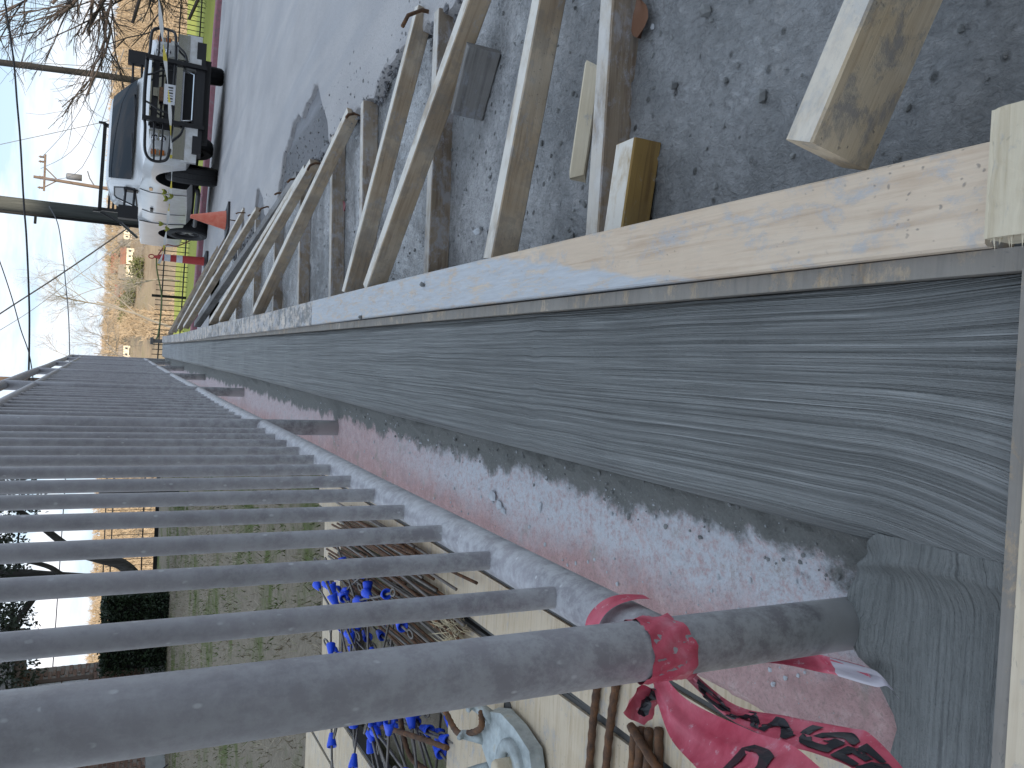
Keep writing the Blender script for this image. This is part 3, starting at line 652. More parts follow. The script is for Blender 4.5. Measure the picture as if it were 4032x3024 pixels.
def lettered(A, B, text, nm, u0, flip, seed, size=.92, pitch=.5):
    v, f, a, b = ribbon(A, B, 9, .0022, seed); st = part(nm, (v, f), M['tape'], tape, smooth=True)
    cu = bpy.data.curves.new('txt', 'FONT'); cu.body = text; cu.size = 1; cu.resolution_u = 3; cu.offset = .035
    to = bpy.data.objects.new('txt', cu); COL.objects.link(to); dg = bpy.context.evaluated_depsgraph_get(); dg.update()
    me = bpy.data.meshes.new_from_object(to.evaluated_get(dg)); bpy.data.objects.remove(to); bpy.data.curves.remove(cu)
    import bmesh
    bm = bmesh.new(); bm.from_mesh(me); bmesh.ops.triangulate(bm, faces=bm.faces)
    for _ in range(2): bmesh.ops.subdivide_edges(bm, edges=[e for e in bm.edges if e.calc_length() > .12], cuts=1)
    bmesh.ops.triangulate(bm, faces=bm.faces)
    lens = [0.0]
    for i in range(1, len(a)): lens.append(lens[-1]+((a[i]+b[i])/2-(a[i-1]+b[i-1])/2).length)
    tot = lens[-1]; nc = 9; W = [Vector(p) for p in v]; keep = []
    for vt in bm.verts:
        L_ = u0+vt.co.x*pitch*.1; s_ = .12+size*.76*(vt.co.y+.02)/.75; s_ = 1-s_ if flip else s_
        i = int(np.searchsorted(lens, L_))-1; ok = 0 <= i < len(a)-1
        i = min(max(i, 0), len(a)-2); tq = (L_-lens[i])/(lens[i+1]-lens[i]); q = min(max(s_, 0), .999)*(nc-1); k = int(q); fk = q-k
        p = (W[i*nc+k].lerp(W[i*nc+k+1], fk)).lerp(W[(i+1)*nc+k].lerp(W[(i+1)*nc+k+1], fk), tq)
        nn = (W[i*nc+k+1]-W[i*nc+k]).cross(W[(i+1)*nc+k]-W[i*nc+k]).normalized()
        if nn.dot(CAM_POS-p) < 0: nn = -nn
        vt.co = p+nn*.0012
        if not ok: keep.append(vt)
    bmesh.ops.delete(bm, geom=keep, context='VERTS')
    vv = [tuple(x.co) for x in bm.verts]; bm.verts.index_update(); ff = [tuple(x.index for x in fc.verts) for fc in bm.faces]; bm.free()
    part('lettering', (vv, ff), M['ink'], st)
SC = lambda P_, k=.905: [tuple(CAM_POS+(Vector(p)-CAM_POS)*k) for p in P_]
fU, fL, bU, bL = SC(fU), SC(fL), SC(bU), SC(bL)
lettered(fU, fL, 'DANGER', 'front_tail', .155, True, 1, pitch=.75)
lettered(bU, bL, 'DANGER  DANGER', 'rear_tail', .03, True, 4, pitch=.55)
tl = [(-.285, .682, .105), (-.300, .685, .035), (-.312, .682, -.045), (-.313, .664, -.103), (-.3075, .637, -.102), (-.302, .592, -.103), (-.302, .575, -.104), (-.310, .561, -.105)]
tl = SC(tl, .925); tl = [(x, y, z+(.014 if i > 2 else 0)) for i, (x, y, z) in enumerate(tl)]
tA = [Vector(p)+Vector((.004, .006, .004)) for p in tl]; tB = [Vector(p)-Vector((.008, .008, -.006))*(1.2 if 2 < i < 6 else .7) for i, p in enumerate(tl)]
v, f, _, _ = ribbon(tA[:6], tB[:6], 6, .003, 2); part('twisted_tail', (v, f), M['tape'], tape, smooth=True)
v, f, _, _ = ribbon([p+Vector((0, 0, .002)) for p in tA[4:]], [p+Vector((0, 0, .002)) for p in tB[4:]], 6, .004, 5); part('frayed_end', (v, f), M['tape_white'], tape, smooth=True)
# knot: crumpled lobes
def lobe(c, ax1, ax2, seed, n=7, bulge=.005):
    V, Fc = [], []; c = Vector(c); a1, a2 = Vector(ax1), Vector(ax2); nr = a1.cross(a2).normalized()
    for i in range(n):
        for j in range(n):
            u, v_ = i/(n-1)*2-1, j/(n-1)*2-1; k = 1-.28*(u*u+v_*v_)*.5
            h = bulge*(1-u*u)*(1-v_*v_)+.005*(float(vnoise(np.array(i*.9), np.array(j*.9), seed))-.5)*2
            V.append(tuple(c+a1*u*k+a2*v_*k+nr*h))
    return V, [(i*n+j, i*n+j+1, (i+1)*n+j+1, (i+1)*n+j) for i in range(n-1) for j in range(n-1)]
SL = lambda vf: (SC(vf[0], .905), vf[1])
part('knot', SL(join(lobe((-.288, .668, .128), (.012, -.005, .018), (-.016, .006, .006), 3), lobe((-.296, .672, .105), (.016, -.010, .008), (-.012, -.006, .014), 4), lobe((-.290, .655, .115), (.01, .012, .014), (-.012, 0, .01), 6))), M['tape'], tape, smooth=True)
part('loop_end', SL(lobe((-.345, .690, .136), (-.020, .004, .010), (.012, -.004, .022), 9, 8)), M['tape'], tape, smooth=True)
part('loop_ink', SL(join(lobe((-.346, .686, .137), (-.010, .002, .003), (.003, -.001, .007), 11, 5, .004), lobe((-.334, .684, .128), (-.006, .002, .006), (.006, -.002, .006), 12, 5, .004))), M['ink'], tape)
pts = [(-.245+.034*math.cos(a), .632+.030*math.sin(a)*.5, .19+.040*math.sin(a)) for a in np.linspace(-.2, math.pi+.2, 12)]
v, f, _, _ = ribbon([Vector(p)+Vector((0, .014, 0)) for p in pts], [Vector(p)-Vector((0, .006, 0)) for p in pts], 5, .0015, 7); part('rail_band', (v, f), M['tape'], tape, smooth=True)

# ------------------------------------------------------------------ form panels, ties and rebar on the yard side
M['gap'] = plain('dark_gap_tone', (.06, .058, .055), .6, .3)
PG = 'plywood shuttering beside the kerb'
def panel(c, sz, rz, label, ribs=0):
    t = thing('shuttering_board', label, 'board', (c[0], c[1], c[2]-sz[2]/2), PG)
    part('sheet', box(c, sz, rz), M['panel'], t)
    cs, sn = math.cos(rz), math.sin(rz)
    for s_ in (-1, 1):
        dx = s_*(sz[0]/2+.006); part('gap_shade_strip', box((c[0]+dx*cs, c[1]+dx*sn, c[2]-.006), (.010, sz[1], sz[2]), rz), M['gap'], t)  # dark strip put in for the shaded gap along each panel edge
    return t
panel((-.482, 2.1, -.285), (.095, 3.3, .07), 0, 'narrow pale plywood form panel tight against the pink kerb')
panel((-.612, 2.0, -.288), (.135, 3.6, .07), 0, 'middle plywood form panel with dark grooved edges under the rebar ends')
pc = panel((-1.00, 1.25, -.290), (.60, 1.75, .07), .02, 'wide stained plywood form panel with a round tie hole')
part('tie_hole', lathe([(.0, .001), (.017, .001), (.019, .003), (.021, .0)], 18, (-.83, 1.755, -.2545)), M['gap'], pc)
panel((-1.02, 3.62, -.31), (.75, .30, .05), .1, 'plywood form panel under the far ends of the form ties')
panel((-1.62, 3.2, -.30), (.22, 1.5, .06), .03, 'clean plywood form panel on the grass beside the blue coned ties')
panel((-1.87, 3.15, -.31), (.22, 1.6, .06), .04, 'outermost plywood form panel on the dry grass')
M['blue'] = plain('blue_plastic_cone', (.015, .085, .78), .4, 0, .1); M['tiewire'] = plain('grey_brown_wire', (.17, .155, .14), .5, .6, .3, 30)
def tie_parts():
    rod = tube([(-.24, 0, 0), (-.08, .002, 0), (.08, -.002, 0), (.24, 0, 0)], .0042, 6)
    loops = []
    for s_ in (-1, 1): loops.append(tube([(s_*(.24+.024-.024*math.cos(a)), .011*math.sin(a), 0) for a in np.linspace(0, 2*math.pi, 11)], .0038, 5, cap=False))
    cones = []
    for s_ in (-1, 1): cones.append(lathe([(.001, s_*.145), (.009, s_*.148), (.018, s_*.188), (.018, s_*.195), (.014, s_*.195), (.008, s_*.178), (.004, s_*.178)], 12, axis='x'))
    return rod, loops, cones
rod, loops, cones = tie_parts()
me_r = mesh('rod', *rod, M['tiewire'], True); me_l = [mesh('loop', *q, M['tiewire'], True) for q in loops]; me_c = [mesh('cone', *q, M['blue'], True) for q in cones]
rs = np.random.RandomState(5)
TL = 'wire form tie with two blue plastic cones and looped ends in the heap'
spots = []
for k in range(26): spots.append((rs.uniform(-1.22, -.80), rs.uniform(2.30, 3.25), rs.uniform(-.275, -.16), rs.normal(1.57, .22), rs.normal(0, .10)))
for k in range(20): spots.append((rs.uniform(-1.30, -.88), rs.uniform(2.15, 3.05), rs.uniform(-.25, -.13), rs.normal(.35, .5), rs.normal(0, .16)))
for k in range(10): spots.append((rs.uniform(-1.32, -1.0), rs.uniform(2.12, 2.5), rs.uniform(-.26, -.16), rs.normal(1.2, .5), rs.normal(0, .2)))
for x, y, z, a, tl_ in spots:
    o = thing('form_tie', TL, 'form tie', (x, y, z), 'form ties heaped beside the panels', (0, tl_, a))
    link('rod', me_r, o)
    for q in me_l: link('loop', q, o)
    for q in me_c: link('cone', q, o)
me_b = [mesh('rusty_bar', *tube([(0, -l/2, 0), (.004, 0, 0), (0, l/2, 0)], .0048, 6), M['rust' if k else 'tiewire'], True) for k, l in enumerate((1.0, .85, .95))]
for k in range(54):
    o = link('rusty_bar', me_b[k % 3]); x = -.58-.012*(k % 30)-rs.uniform(0, .008); o.location = (x, 2.72+.35*rs.uniform(-1, 1)-.2*(x+.75), -.238+.010*(k//30)+rs.uniform(0, .006)); o.rotation_euler = (rs.normal(0, .01), 0, rs.normal(.04, .03))
    tag(o, 'thin rusty bar lying lengthwise in the bundle beside the form ties', 'rebar', 'thin bars bundled on the panels')
def ribbed(pts, r):
    P = catmull(pts, 10); rr = [r*(1.13 if i % 2 else .94) for i in range(len(P))]
    return tube(P, rr, 8)
for pts, lb in [([(-.600, 1.352, -.245), (-.71, 1.360, -.243), (-.86, 1.37, -.246)], 'single ribbed rebar lying across the panels on the clamp side of the tape knot'),
   ([(-.575, 1.285, -.244), (-.69, 1.30, -.243), (-.84, 1.312, -.245)], 'ribbed rebar with an orange rusted stub, next to the single bar'),
   ([(-.65, 1.221, -.244), (-.80, 1.222, -.244)], 'first of the short rusty rebars below the tape knot'), ([(-.642, 1.200, -.244), (-.79, 1.206, -.244)], 'second of the short rusty rebars below the tape knot'),
   ([(-.634, 1.178, -.244), (-.78, 1.174, -.244)], 'third of the short rusty rebars below the tape knot'), ([(-.621, 1.150, -.244), (-.76, 1.138, -.244)], 'outer short rusty rebar below the tape knot'),
   ([(-.640, 1.214, -.228), (-.70, 1.09, -.230)], 'rusty rebar slanting over the short ones below the tape knot'),
   ([(-.929, 2.037, -.2), (-.955, 1.952, -.2), (-.939, 1.884, -.195), (-.889, 1.795, -.2), (-.85, 1.791, -.2), (-.825, 1.84, -.215)], 'rust orange rebar bent into a hook beside the galvanised clamp'),
   ([(-1.045, 2.37, -.19), (-1.12, 2.32, -.19), (-1.175, 2.262, -.2), (-1.17, 2.15, -.22)], 'curved rusty rebar lying over the blue cones'),
   ([(-1.16, 2.46, -.17), (-1.088, 2.229, -.18), (-1.06, 2.06, -.23)], 'thick rusty rebar slanting through the tie heap')]:
    tag(part('rebar', ribbed(pts, .0078), M['rust'], smooth=True), lb, 'rebar', 'bent and straight rebars on the panels')
# galvanised form clamp
def mat_galv():
    t = NT('galvanised_casting', .5, .35); o = t.obj(); n = t.noise(o, 28, 5, .65)
    return t.done(t.ramp(n, (.3, (.26, .29, .29)), (.6, (.45, .50, .50)), (.8, (.40, .36, .26))), bump=t.bump(n, .3, .004))
M['galv'] = mat_galv()
cz = -.215
cp = thing('form_clamp', 'pale galvanised cast form clamp with hooked jaws and a threaded bolt on the stained panel', 'clamp', (-.90, 1.68, -.254))
plate = [(-.84, 1.56), (-.82, 1.64), (-.815, 1.72), (-.84, 1.79), (-.89, 1.83), (-.945, 1.82), (-.985, 1.76), (-1.0, 1.66), (-.98, 1.57), (-.91, 1.53)]
n = len(plate); pv = [(x, y, cz-.03) for x, y in plate]+[(x*.94+.0545*-1, y*.94+.1, cz) for x, y in plate]
part('body', (pv, [tuple(range(n, 2*n))]+[(i, (i+1) % n, n+(i+1) % n, n+i) for i in range(n)]), M['galv'], cp)
part('ring', lathe([(.030, .0), (.034, .012), (.055, .014), (.062, .006), (.062, -.01)], 26, (-.915, 1.645, cz+.002)), M['galv'], cp, smooth=True)
part('bolt', lathe([(.0, .045), (.018, .045), (.021, .040), (.021, -.01)], 14, (-.915, 1.645, cz)), M['rough_wood'], cp, smooth=True)
for a, (hx, hy) in enumerate([(-.845, 1.80), (-.93, 1.845), (-.995, 1.80), (-1.01, 1.70)]):
    d = Vector((hx+.915, hy-1.66, 0)).normalized()
    part('jaw', tube([(hx-d.x*.03, hy-d.y*.03, cz-.01), (hx, hy, cz+.008), (hx+d.x*.02, hy+d.y*.02, cz+.03), (hx+d.x*.005, hy+d.y*.005, cz+.045)], [.016, .015, .012, .007], 7), M['galv'], cp, smooth=True)
# straw tuft
M['straw'] = plain('dry_straw', (.50, .42, .27), .8)
sv, sf = [], []
for k in range(130):
    b = Vector((-.75+rs.normal(0, .03), 2.06+rs.normal(0, .04), -.25)); e = b+Vector((rs.normal(0, .05), rs.normal(0, .05), rs.uniform(.01, .06))); s_ = (e-b).cross(Vector((0, 0, 1))).normalized()*.0013; n0 = len(sv)
    mid = b.lerp(e, .55)+Vector((0, 0, .012)); sv += [tuple(b-s_), tuple(b+s_), tuple(mid-s_), tuple(mid+s_), tuple(e)]; sf += [(n0, n0+1, n0+3, n0+2), (n0+2, n0+3, n0+4)]
tag(part('straw_tuft', (sv, sf), M['straw']), 'clump of dry straw lying on the rusty bars', 'grass')
# ------------------------------------------------------------------ pickup truck
def mat_paint():
    t = NT('white_truck_paint', .28, spec=.5); o = t.obj(); n = t.noise(o, 3, 5, .6); z = t.sep(o)[2]
    d = t.math('MULTIPLY', t.ramp(t.noise(o, 9, 6, .7), (.4, 0), (.7, 1)), t.ramp(z, (.45, .6), (.95, .12)))
    c = t.mix(d, t.ramp(n, (.3, (.60, .61, .62)), (.7, (.68, .69, .70))), (.40, .37, .32))
    t.b.inputs['Coat Weight'].default_value = .4; t.b.inputs['Coat Roughness'].default_value = .06
    return t.done(c)
M['paint'] = mat_paint(); M['black'] = plain('black_trim', (.014, .014, .017), .5); M['well'] = plain('wheel_well_black', (.006, .006, .007), .9)
M['tyre'] = plain('tyre_rubber', (.018, .018, .02), .75, 0, .2, 40); M['chrome'] = plain('chrome', (.62, .63, .65), .12, 1.0, .03); M['alloy'] = plain('alloy_wheel', (.42, .43, .44), .35, .8)
M['guard'] = plain('black_powder_coat', (.012, .012, .014), .38); M['seam'] = plain('dark_seam', (.05, .05, .055), .6); M['plate'] = plain('licence_plate', (.62, .63, .66), .4); M['amber'] = plain('amber_lens', (.55, .17, .04), .2)
def mat_glass(name, col, rough=.05):
    t = NT(name, rough, spec=.2)
    return t.done(col)
M['glass'] = mat_glass('dark_windscreen_glass', (.012, .016, .022)); M['sideglass'] = mat_glass('side_glass', (.07, .09, .11)); M['lens'] = mat_glass('headlamp_lens', (.40, .39, .35), .12)
tz = float(zr(3.95, 14.4))
truck = thing('pickup_truck', 'white pickup truck with black grille guard and rack parked facing the road works', 'pickup', (3.75, 14.4, tz), rot=(R(-3.6), R(1.2), R(6.5)))
TL_ = lambda nm, vf, mat, par=None, smooth=False: part(nm, vf, mat, par or truck, smooth, local=True)
ST = [(-.95, [(.60, .50), (.74, .52), (.80, .70), (.80, .92), (.77, 1.00), (.45, 1.04), (0, 1.055)]),
      (-.88, [(.70, .46), (.86, .50), (.905, .70), (.905, .93), (.86, 1.035), (.5, 1.085), (0, 1.10)]),
      (-.70, [(.80, .44), (.955, .50), (.99, .72), (.99, .95), (.945, 1.08), (.55, 1.14), (0, 1.155)]),
      (-.3, [(.85, .42), (.98, .5), (1.005, .75), (1.005, 1.0), (.955, 1.125), (.58, 1.20), (0, 1.215)]),
      (.3, [(.85, .40), (.975, .48), (1.0, .75), (1.0, 1.01), (.955, 1.15), (.6, 1.25), (0, 1.265)]),
      (.75, [(.85, .38), (.97, .46), (1.0, .75), (1.0, 1.02), (.955, 1.20), (.6, 1.285), (0, 1.30)]),
      (1.6, [(.85, .36), (.965, .44), (1.0, .75), (1.0, 1.03), (.955, 1.19), (.6, 1.2), (0, 1.2)]),
      (2.78, [(.85, .36), (.965, .44), (1.0, .75), (1.0, 1.04), (.96, 1.21), (.6, 1.2), (0, 1.2)]),
      (2.80, [(.85, .42), (.965, .48), (1.0, .75), (1.0, 1.06), (.985, 1.27), (.92, 1.29), (0, 1.29)]),
      (4.70, [(.85, .50), (.965, .55), (1.0, .78), (1.0, 1.06), (.985, 1.29), (.92, 1.31), (0, 1.31)]),
      (4.80, [(.82, .52), (.93, .56), (.96, .78), (.96, 1.06), (.95, 1.27), (.88, 1.29), (0, 1.29)])]
bv, bf = [], []
for y, h in ST:
    for x, z in h[:-1]: bv.append((x, y, z))
    bv.append((0, y, h[-1][1]))
    for x, z in h[-2::-1]: bv.append((-x, y, z))
nb = 13
for i in range(len(ST)-1):
    for k in range(nb): a, b = i*nb+k, i*nb+(k+1) % nb; bf.append((a, a+nb, b+nb, b))
bf += [tuple(range(nb)), tuple(range(len(bv)-1, len(bv)-nb-1, -1))]
body_me = mesh('body', bv, bf, M['paint'])
tmp = bpy.data.objects.new('tmp_body', body_me); COL.objects.link(tmp); cuts = []
for wy_ in (0, 3.55):
    for s_ in (-1, 1):
        c_ = bpy.data.objects.new('tmp_cut', mesh('cut', *lathe([(.001, s_*.55), (.50, s_*.55), (.50, s_*1.2), (.001, s_*1.2)][::s_], 36, (0, wy_, .44), 'x'))); COL.objects.link(c_); cuts.append(c_)
        md = tmp.modifiers.new('b', 'BOOLEAN'); md.operation = 'DIFFERENCE'; md.object = c_; md.solver = 'EXACT'
dg = bpy.context.evaluated_depsgraph_get(); dg.update()
me2 = bpy.data.meshes.new_from_object(tmp.evaluated_get(dg))
bpy.data.objects.remove(tmp)
for c_ in cuts: bpy.data.objects.remove(c_)
me2.name = 'body'; me2.materials.clear(); me2.materials.append(M['paint']); me2.materials.append(M['well'])
for p in me2.polygons:
    c_ = p.center; p.use_smooth = True; p.material_index = 0
    for wy_ in (0, 3.55):
        if math.hypot(c_.y-wy_, c_.z-.44) < .502 and abs(c_.x) > .5 and abs(c_.x) < .998: p.material_index = 1
me2.set_sharp_from_angle(angle=R(19))
link('body', me2, truck)
# cab
RG = [(1.15, .955, .60, 2.775), (1.28, .945, .70, 2.77), (1.48, .88, .95, 2.74), (1.68, .80, 1.24, 2.69), (1.75, .75, 1.40, 2.63), (1.785, .63, 1.60, 2.52), (1.795, .3, 1.8, 2.3)]
def ring(xh, y0, y1, z, r=.10):
    P = []
    for cx_, cy_, a0 in ((xh-r, y0+r, -90), (xh-r, y1-r, 0), (-xh+r, y1-r, 90), (-xh+r, y0+r, 180)):
        for k in range(4):
            a = R(a0+30*k); P.append((cx_+r*math.cos(a), cy_+r*math.sin(a)-.10*(1-(cx_+r*math.cos(a))**2/xh**2)*(1 if cy_ < 1.9 else 0)*.5, z))
    return P
cv, cf = [], []
for z, xh, y0, y1 in RG: cv += ring(xh, y0, y1, z)
n = 16
for i in range(len(RG)-1):
    for k in range(n): a, b = i*n+k, i*n+(k+1) % n; cf.append((a, b, b+n, a+n))
cf.append(tuple(range(len(cv)-n, len(cv))))
cab = TL_('cab', (cv, cf), M['paint'], None, True); cab.data.set_sharp_from_angle(angle=R(40))
def frontface(u, z, off):
    zs_ = [q[0] for q in RG]; xh = np.interp(z, zs_, [q[1] for q in RG]); y0 = np.interp(z, zs_, [q[2] for q in RG])
    x = u*(xh-.075); return (x, y0-.05*(1-(x/xh)**2)-off, z+off*.6)
gv, gf = [], []
for j in range(7):
    for i in range(13): gv.append(frontface(-1+i/6, 1.305+.385*j/6, .012+(0.02 if abs(i-6) > 5 else .03)))
gf = [(j*13+i, j*13+i+1, (j+1)*13+i+1, (j+1)*13+i) for j in range(6) for i in range(12)]
ws = TL_('windscreen', (gv, gf), M['glass'], None, True)
ed = [frontface(u, z, .05) for u, z in [(-1, 1.235), (-.5, 1.225), (0, 1.22), (.5, 1.225), (1, 1.235)]]
TL_('wiper', join(tube([(-.55, .56, 1.325), (-.1, .62, 1.36)], .010, 5), tube([(.15, .56, 1.325), (.6, .68, 1.36)], .010, 5)), M['black'], ws)
for s_ in (-1, 1):
    def sidep(y, z, off=.006):
        xh = np.interp(z, [q[0] for q in RG], [q[1] for q in RG]); return (s_*(xh+off), y, z)
    poly = [(.90, 1.28), (1.00, 1.38), (1.16, 1.50), (1.36, 1.62), (1.90, 1.65), (2.0, 1.62), (2.02, 1.28)]
    sw = TL_('side_window', ([sidep(y, z) for y, z in poly], [tuple(range(len(poly)))[::s_]]), M['sideglass'])
    TL_('window_seal', tube([sidep(y, z, .008) for y, z in poly+poly[:1]], .012, 5), M['black'], sw)
    TL_('rear_window_strip', ([sidep(y, z, .006) for y, z in [(2.14, 1.28), (2.14, 1.61), (2.45, 1.58), (2.55, 1.28)]], [(0, 1, 2, 3)[::s_]]), M['sideglass'])
    for yy in (.82, 2.09): TL_('door_seam', tube([(s_*.985, yy, .46), (s_*1.004, yy, .75), (s_*1.004, yy, 1.03), (s_*.962, yy, 1.20)], .006, 4), M['seam'])
    TL_('bed_seam', tube([(s_*.975, 2.79, .46), (s_*1.006, 2.79, .75), (s_*1.006, 2.79, 1.05), (s_*.985, 2.79, 1.26)], .009, 4), M['seam'])
    TL_('door_handle', box((s_*1.012, 1.86, 1.03), (.03, .18, .045)), M['black'])
    TL_('fender_badge', box((s_*1.008, .62, 1.02), (.008, .16, .05)), M['chrome'])
    TL_('step_bar', tube([(s_*.93, .55, .30), (s_*.98, .65, .28), (s_*.98, 2.75, .28), (s_*.93, 2.85, .30)], .04, 8), M['black'], None, True)
    mr = TL_('mirror', join(box((s_*1.36, .98, 1.36), (.22, .13, .30)), ), M['black'])
    TL_('mirror_arm', join(tube([(s_*.93, 1.02, 1.42), (s_*1.28, .99, 1.43)], .022, 6), tube([(s_*.95, 1.02, 1.28), (s_*1.28, .99, 1.29)], .022, 6), box((s_*.945, 1.03, 1.34), (.05, .14, .22))), M['black'], mr)
# wheels
def wheel(x, y, s_):
    SR = Matrix.Translation((x, y, 0)) @ Matrix.Rotation(R(-22) if y == 0 else 0, 4, 'Z') @ Matrix.Translation((-x, -y, 0))      # front wheels are steered
    TL_ = lambda nm, vf, mat, par=None, smooth=False: part(nm, xform(vf, SR), mat, par or truck, smooth, local=True)
    wl = TL_('wheel', lathe([(.0, s_*.02), (.16, s_*.04), (.235, s_*.075), (.235, -s_*.10)], 28, (x, y, .40), 'x'), M['alloy'], None, True)
    TL_('tyre', lathe([(.232, -s_*.12), (.37, -s_*.135), (.398, -s_*.11), (.405, -s_*.05), (.399, -s_*.045), (.405, -s_*.035), (.405, s_*.035), (.399, s_*.045), (.405, s_*.05), (.398, s_*.11), (.37, s_*.135), (.29, s_*.14), (.238, s_*.115), (.225, s_*.06)], 40, (x, y, .40), 'x'), M['tyre'], wl)
    for k in range(5):
        a = 2*math.pi*k/5+.3; TL_('spoke', xform(box((s_*.062, 0, .12), (.03, .055, .20)), Matrix.Translation((x, y, .40)) @ Matrix.Rotation(a, 4, 'X')), M['alloy'], wl)
    for k in range(5):
        a = 2*math.pi*(k+.5)/5+.3; TL_('rim_opening', xform(box((s_*.060, 0, .16), (.02, .09, .085)), Matrix.Translation((x, y, .40)) @ Matrix.Rotation(a, 4, 'X')), M['well'], wl)
for s_ in (-1, 1):
    for y in (0, 3.55): wheel(s_*.86, y, s_)
# underside
TL_('chassis', join(box((0, 2.0, .40), (1.5, 5.2, .16)), tube([(-.75, 0, .40), (.75, 0, .40)], .07, 8), tube([(-.75, 3.55, .40), (.75, 3.55, .40)], .08, 8), box((.2, 3.5, .36), (.3, .4, .26))), M['well'])
# face: grille, lamps, bumper
gr = TL_('grille', join(box((0, -.955, .885), (1.08, .06, .30))), M['black'])
for z, h, d in ((1.045, .022, .0), (.925, .035, .012), (.865, .02, .004), (.745, .018, .004)): TL_('grille_bar', box((0, -.985-d, z), (1.06, .03, h)), M['chrome'], gr)
TL_('emblem', join(box((0, -1.01, .98), (.13, .02, .07)), box((0, -1.01, .92), (.07, .02, .07))), M['chrome'], gr)
for s_ in (-1, 1):
    hl = TL_('headlight', ([(s_*.56, -.965, .76), (s_*.92, -.885, .80), (s_*.955, -.86, 1.00), (s_*.56, -.955, 1.045), (s_*.56, -.90, .76), (s_*.90, -.80, .80), (s_*.93, -.78, 1.0), (s_*.56, -.88, 1.045)], [(0, 1, 2, 3)[::s_], (3, 2, 6, 7)[::s_], (1, 5, 6, 2)[::s_], (0, 4, 5, 1)[::s_], (0, 3, 7, 4)[::s_]]), M['lens'])
    TL_('lamp_divider', box((s_*.74, -.935, .905), (.36, .02, .018), -s_*-.22), M['chrome'], hl)
    for zz in (.85, .96): TL_('turn_signal', box((s_*.885, -.905, zz), (.075, .02, .07), s_*.22), M['amber'], hl); TL_('reflector_bowl', lathe([(.0, -.012), (.03, -.006), (.048, .0)], 14, (s_*.68, -.955, zz), 'y'), M['chrome'], hl)
bm_ = TL_('bumper', join(box((0, -1.02, .66), (1.22, .12, .085)), box((.74, -.97, .62), (.46, .16, .16), -.22*-1), box((-.74, -.97, .62), (.46, .16, .16), -.22)), M['chrome'])
for s_ in (-1, 1): TL_('bumper_skin', box((s_*.72, -.965, .475), (.54, .16, .22), s_*.20), M['paint'], bm_)
TL_('bumper_intake', box((0, -1.0, .53), (.74, .05, .13)), M['well'], bm_)
TL_('intake_trim', tube([(-.40, -1.035, .605), (.40, -1.035, .605), (.36, -1.035, .455), (-.36, -1.035, .455), (-.40, -1.035, .605)], .016, 6), M['chrome'], bm_)
TL_('valance', join(box((0, -.96, .37), (1.75, .22, .13)), box((0, -.90, .27), (1.3, .14, .10))), M['black'], bm_)
pl = TL_('licence_plate', box((-.05, -1.12, .785), (.31, .012, .155)), M['plate'])
for k in range(6): TL_('plate_mark', box((-.155+.042*k, -1.128, .775), (.022 if k % 2 else .012, .004, .07)), M['seam'], pl)
TL_('plate_backing', box((-.05, -1.08, .90), (.20, .05, .06)), M['rust'], pl)
# grille guard
def bar(nm, P, r=.021): return TL_(nm, tube(catmull(P, 5), r, 8), M['guard'], GG, True)
GG = TL_('grille_guard', tube(catmull([(-.47, -1.09, 1.115), (0, -1.10, 1.125), (.47, -1.09, 1.115)], 5), .026, 8), M['guard'], None, True)
for s_ in (-1, 1): TL_('guard_upright', xform(box((0, 0, 0), (.06, .07, .86)), Matrix.Translation((s_*.47, -1.10, .71)) @ Matrix.Rotation(R(4), 4, 'X')), M['guard'], GG)
bar('guard_cross_bar', [(-.47, -1.10, .735), (0, -1.10, .735), (.47, -1.10, .735)])
for s_ in (-1, 1):
    bar('guard_hoop', [(s_*.47, -1.09, 1.11), (s_*.58, -1.09, 1.09), (s_*.92, -1.02, 1.075), (s_*1.03, -.95, .99), (s_*1.03, -.95, .84), (s_*.95, -1.0, .755), (s_*.60, -1.08, .73), (s_*.47, -1.10, .73)])
    bar('guard_lamp_bar', [(s_*.47, -1.09, .97), (s_*.8, -1.06, .965), (s_*1.02, -.95, .95)], .014); bar('guard_lamp_bar', [(s_*.47, -1.09, .85), (s_*.8, -1.06, .85), (s_*1.02, -.95, .86)], .014)
    bar('guard_lower_loop', [(s_*.47, -1.10, .56), (s_*.62, -1.12, .60), (s_*.72, -1.10, .69), (s_*.78, -1.07, .74)], .016); bar('guard_centre_bar', [(s_*.20, -1.10, 1.12), (s_*.23, -1.10, 1.04), (s_*.31, -1.10, .90), (s_*.34, -1.10, .74)], .016)
# rack behind the cab
RK = TL_('rack', join(box((0, 2.95, 1.96), (1.72, .06, .06)), *[box((s_*.82, 2.95, 1.63), (.06, .06, .66)) for s_ in (-1, 1)], *[box((s_*.86, 2.95, 2.01), (.035, .05, .12)) for s_ in (-1, 1)]), M['guard'])
for k in range(7): TL_('rack_slat', box((0, 2.97, 1.36+.075*k), (1.58, .02, .04)), M['guard'], RK)
for s_ in (-1, 1): TL_('rack_side_rail', tube([(s_*.84, 2.97, 1.98), (s_*.90, 3.5, 1.62), (s_*.93, 4.4, 1.36)], .03, 6), M['guard'], RK)

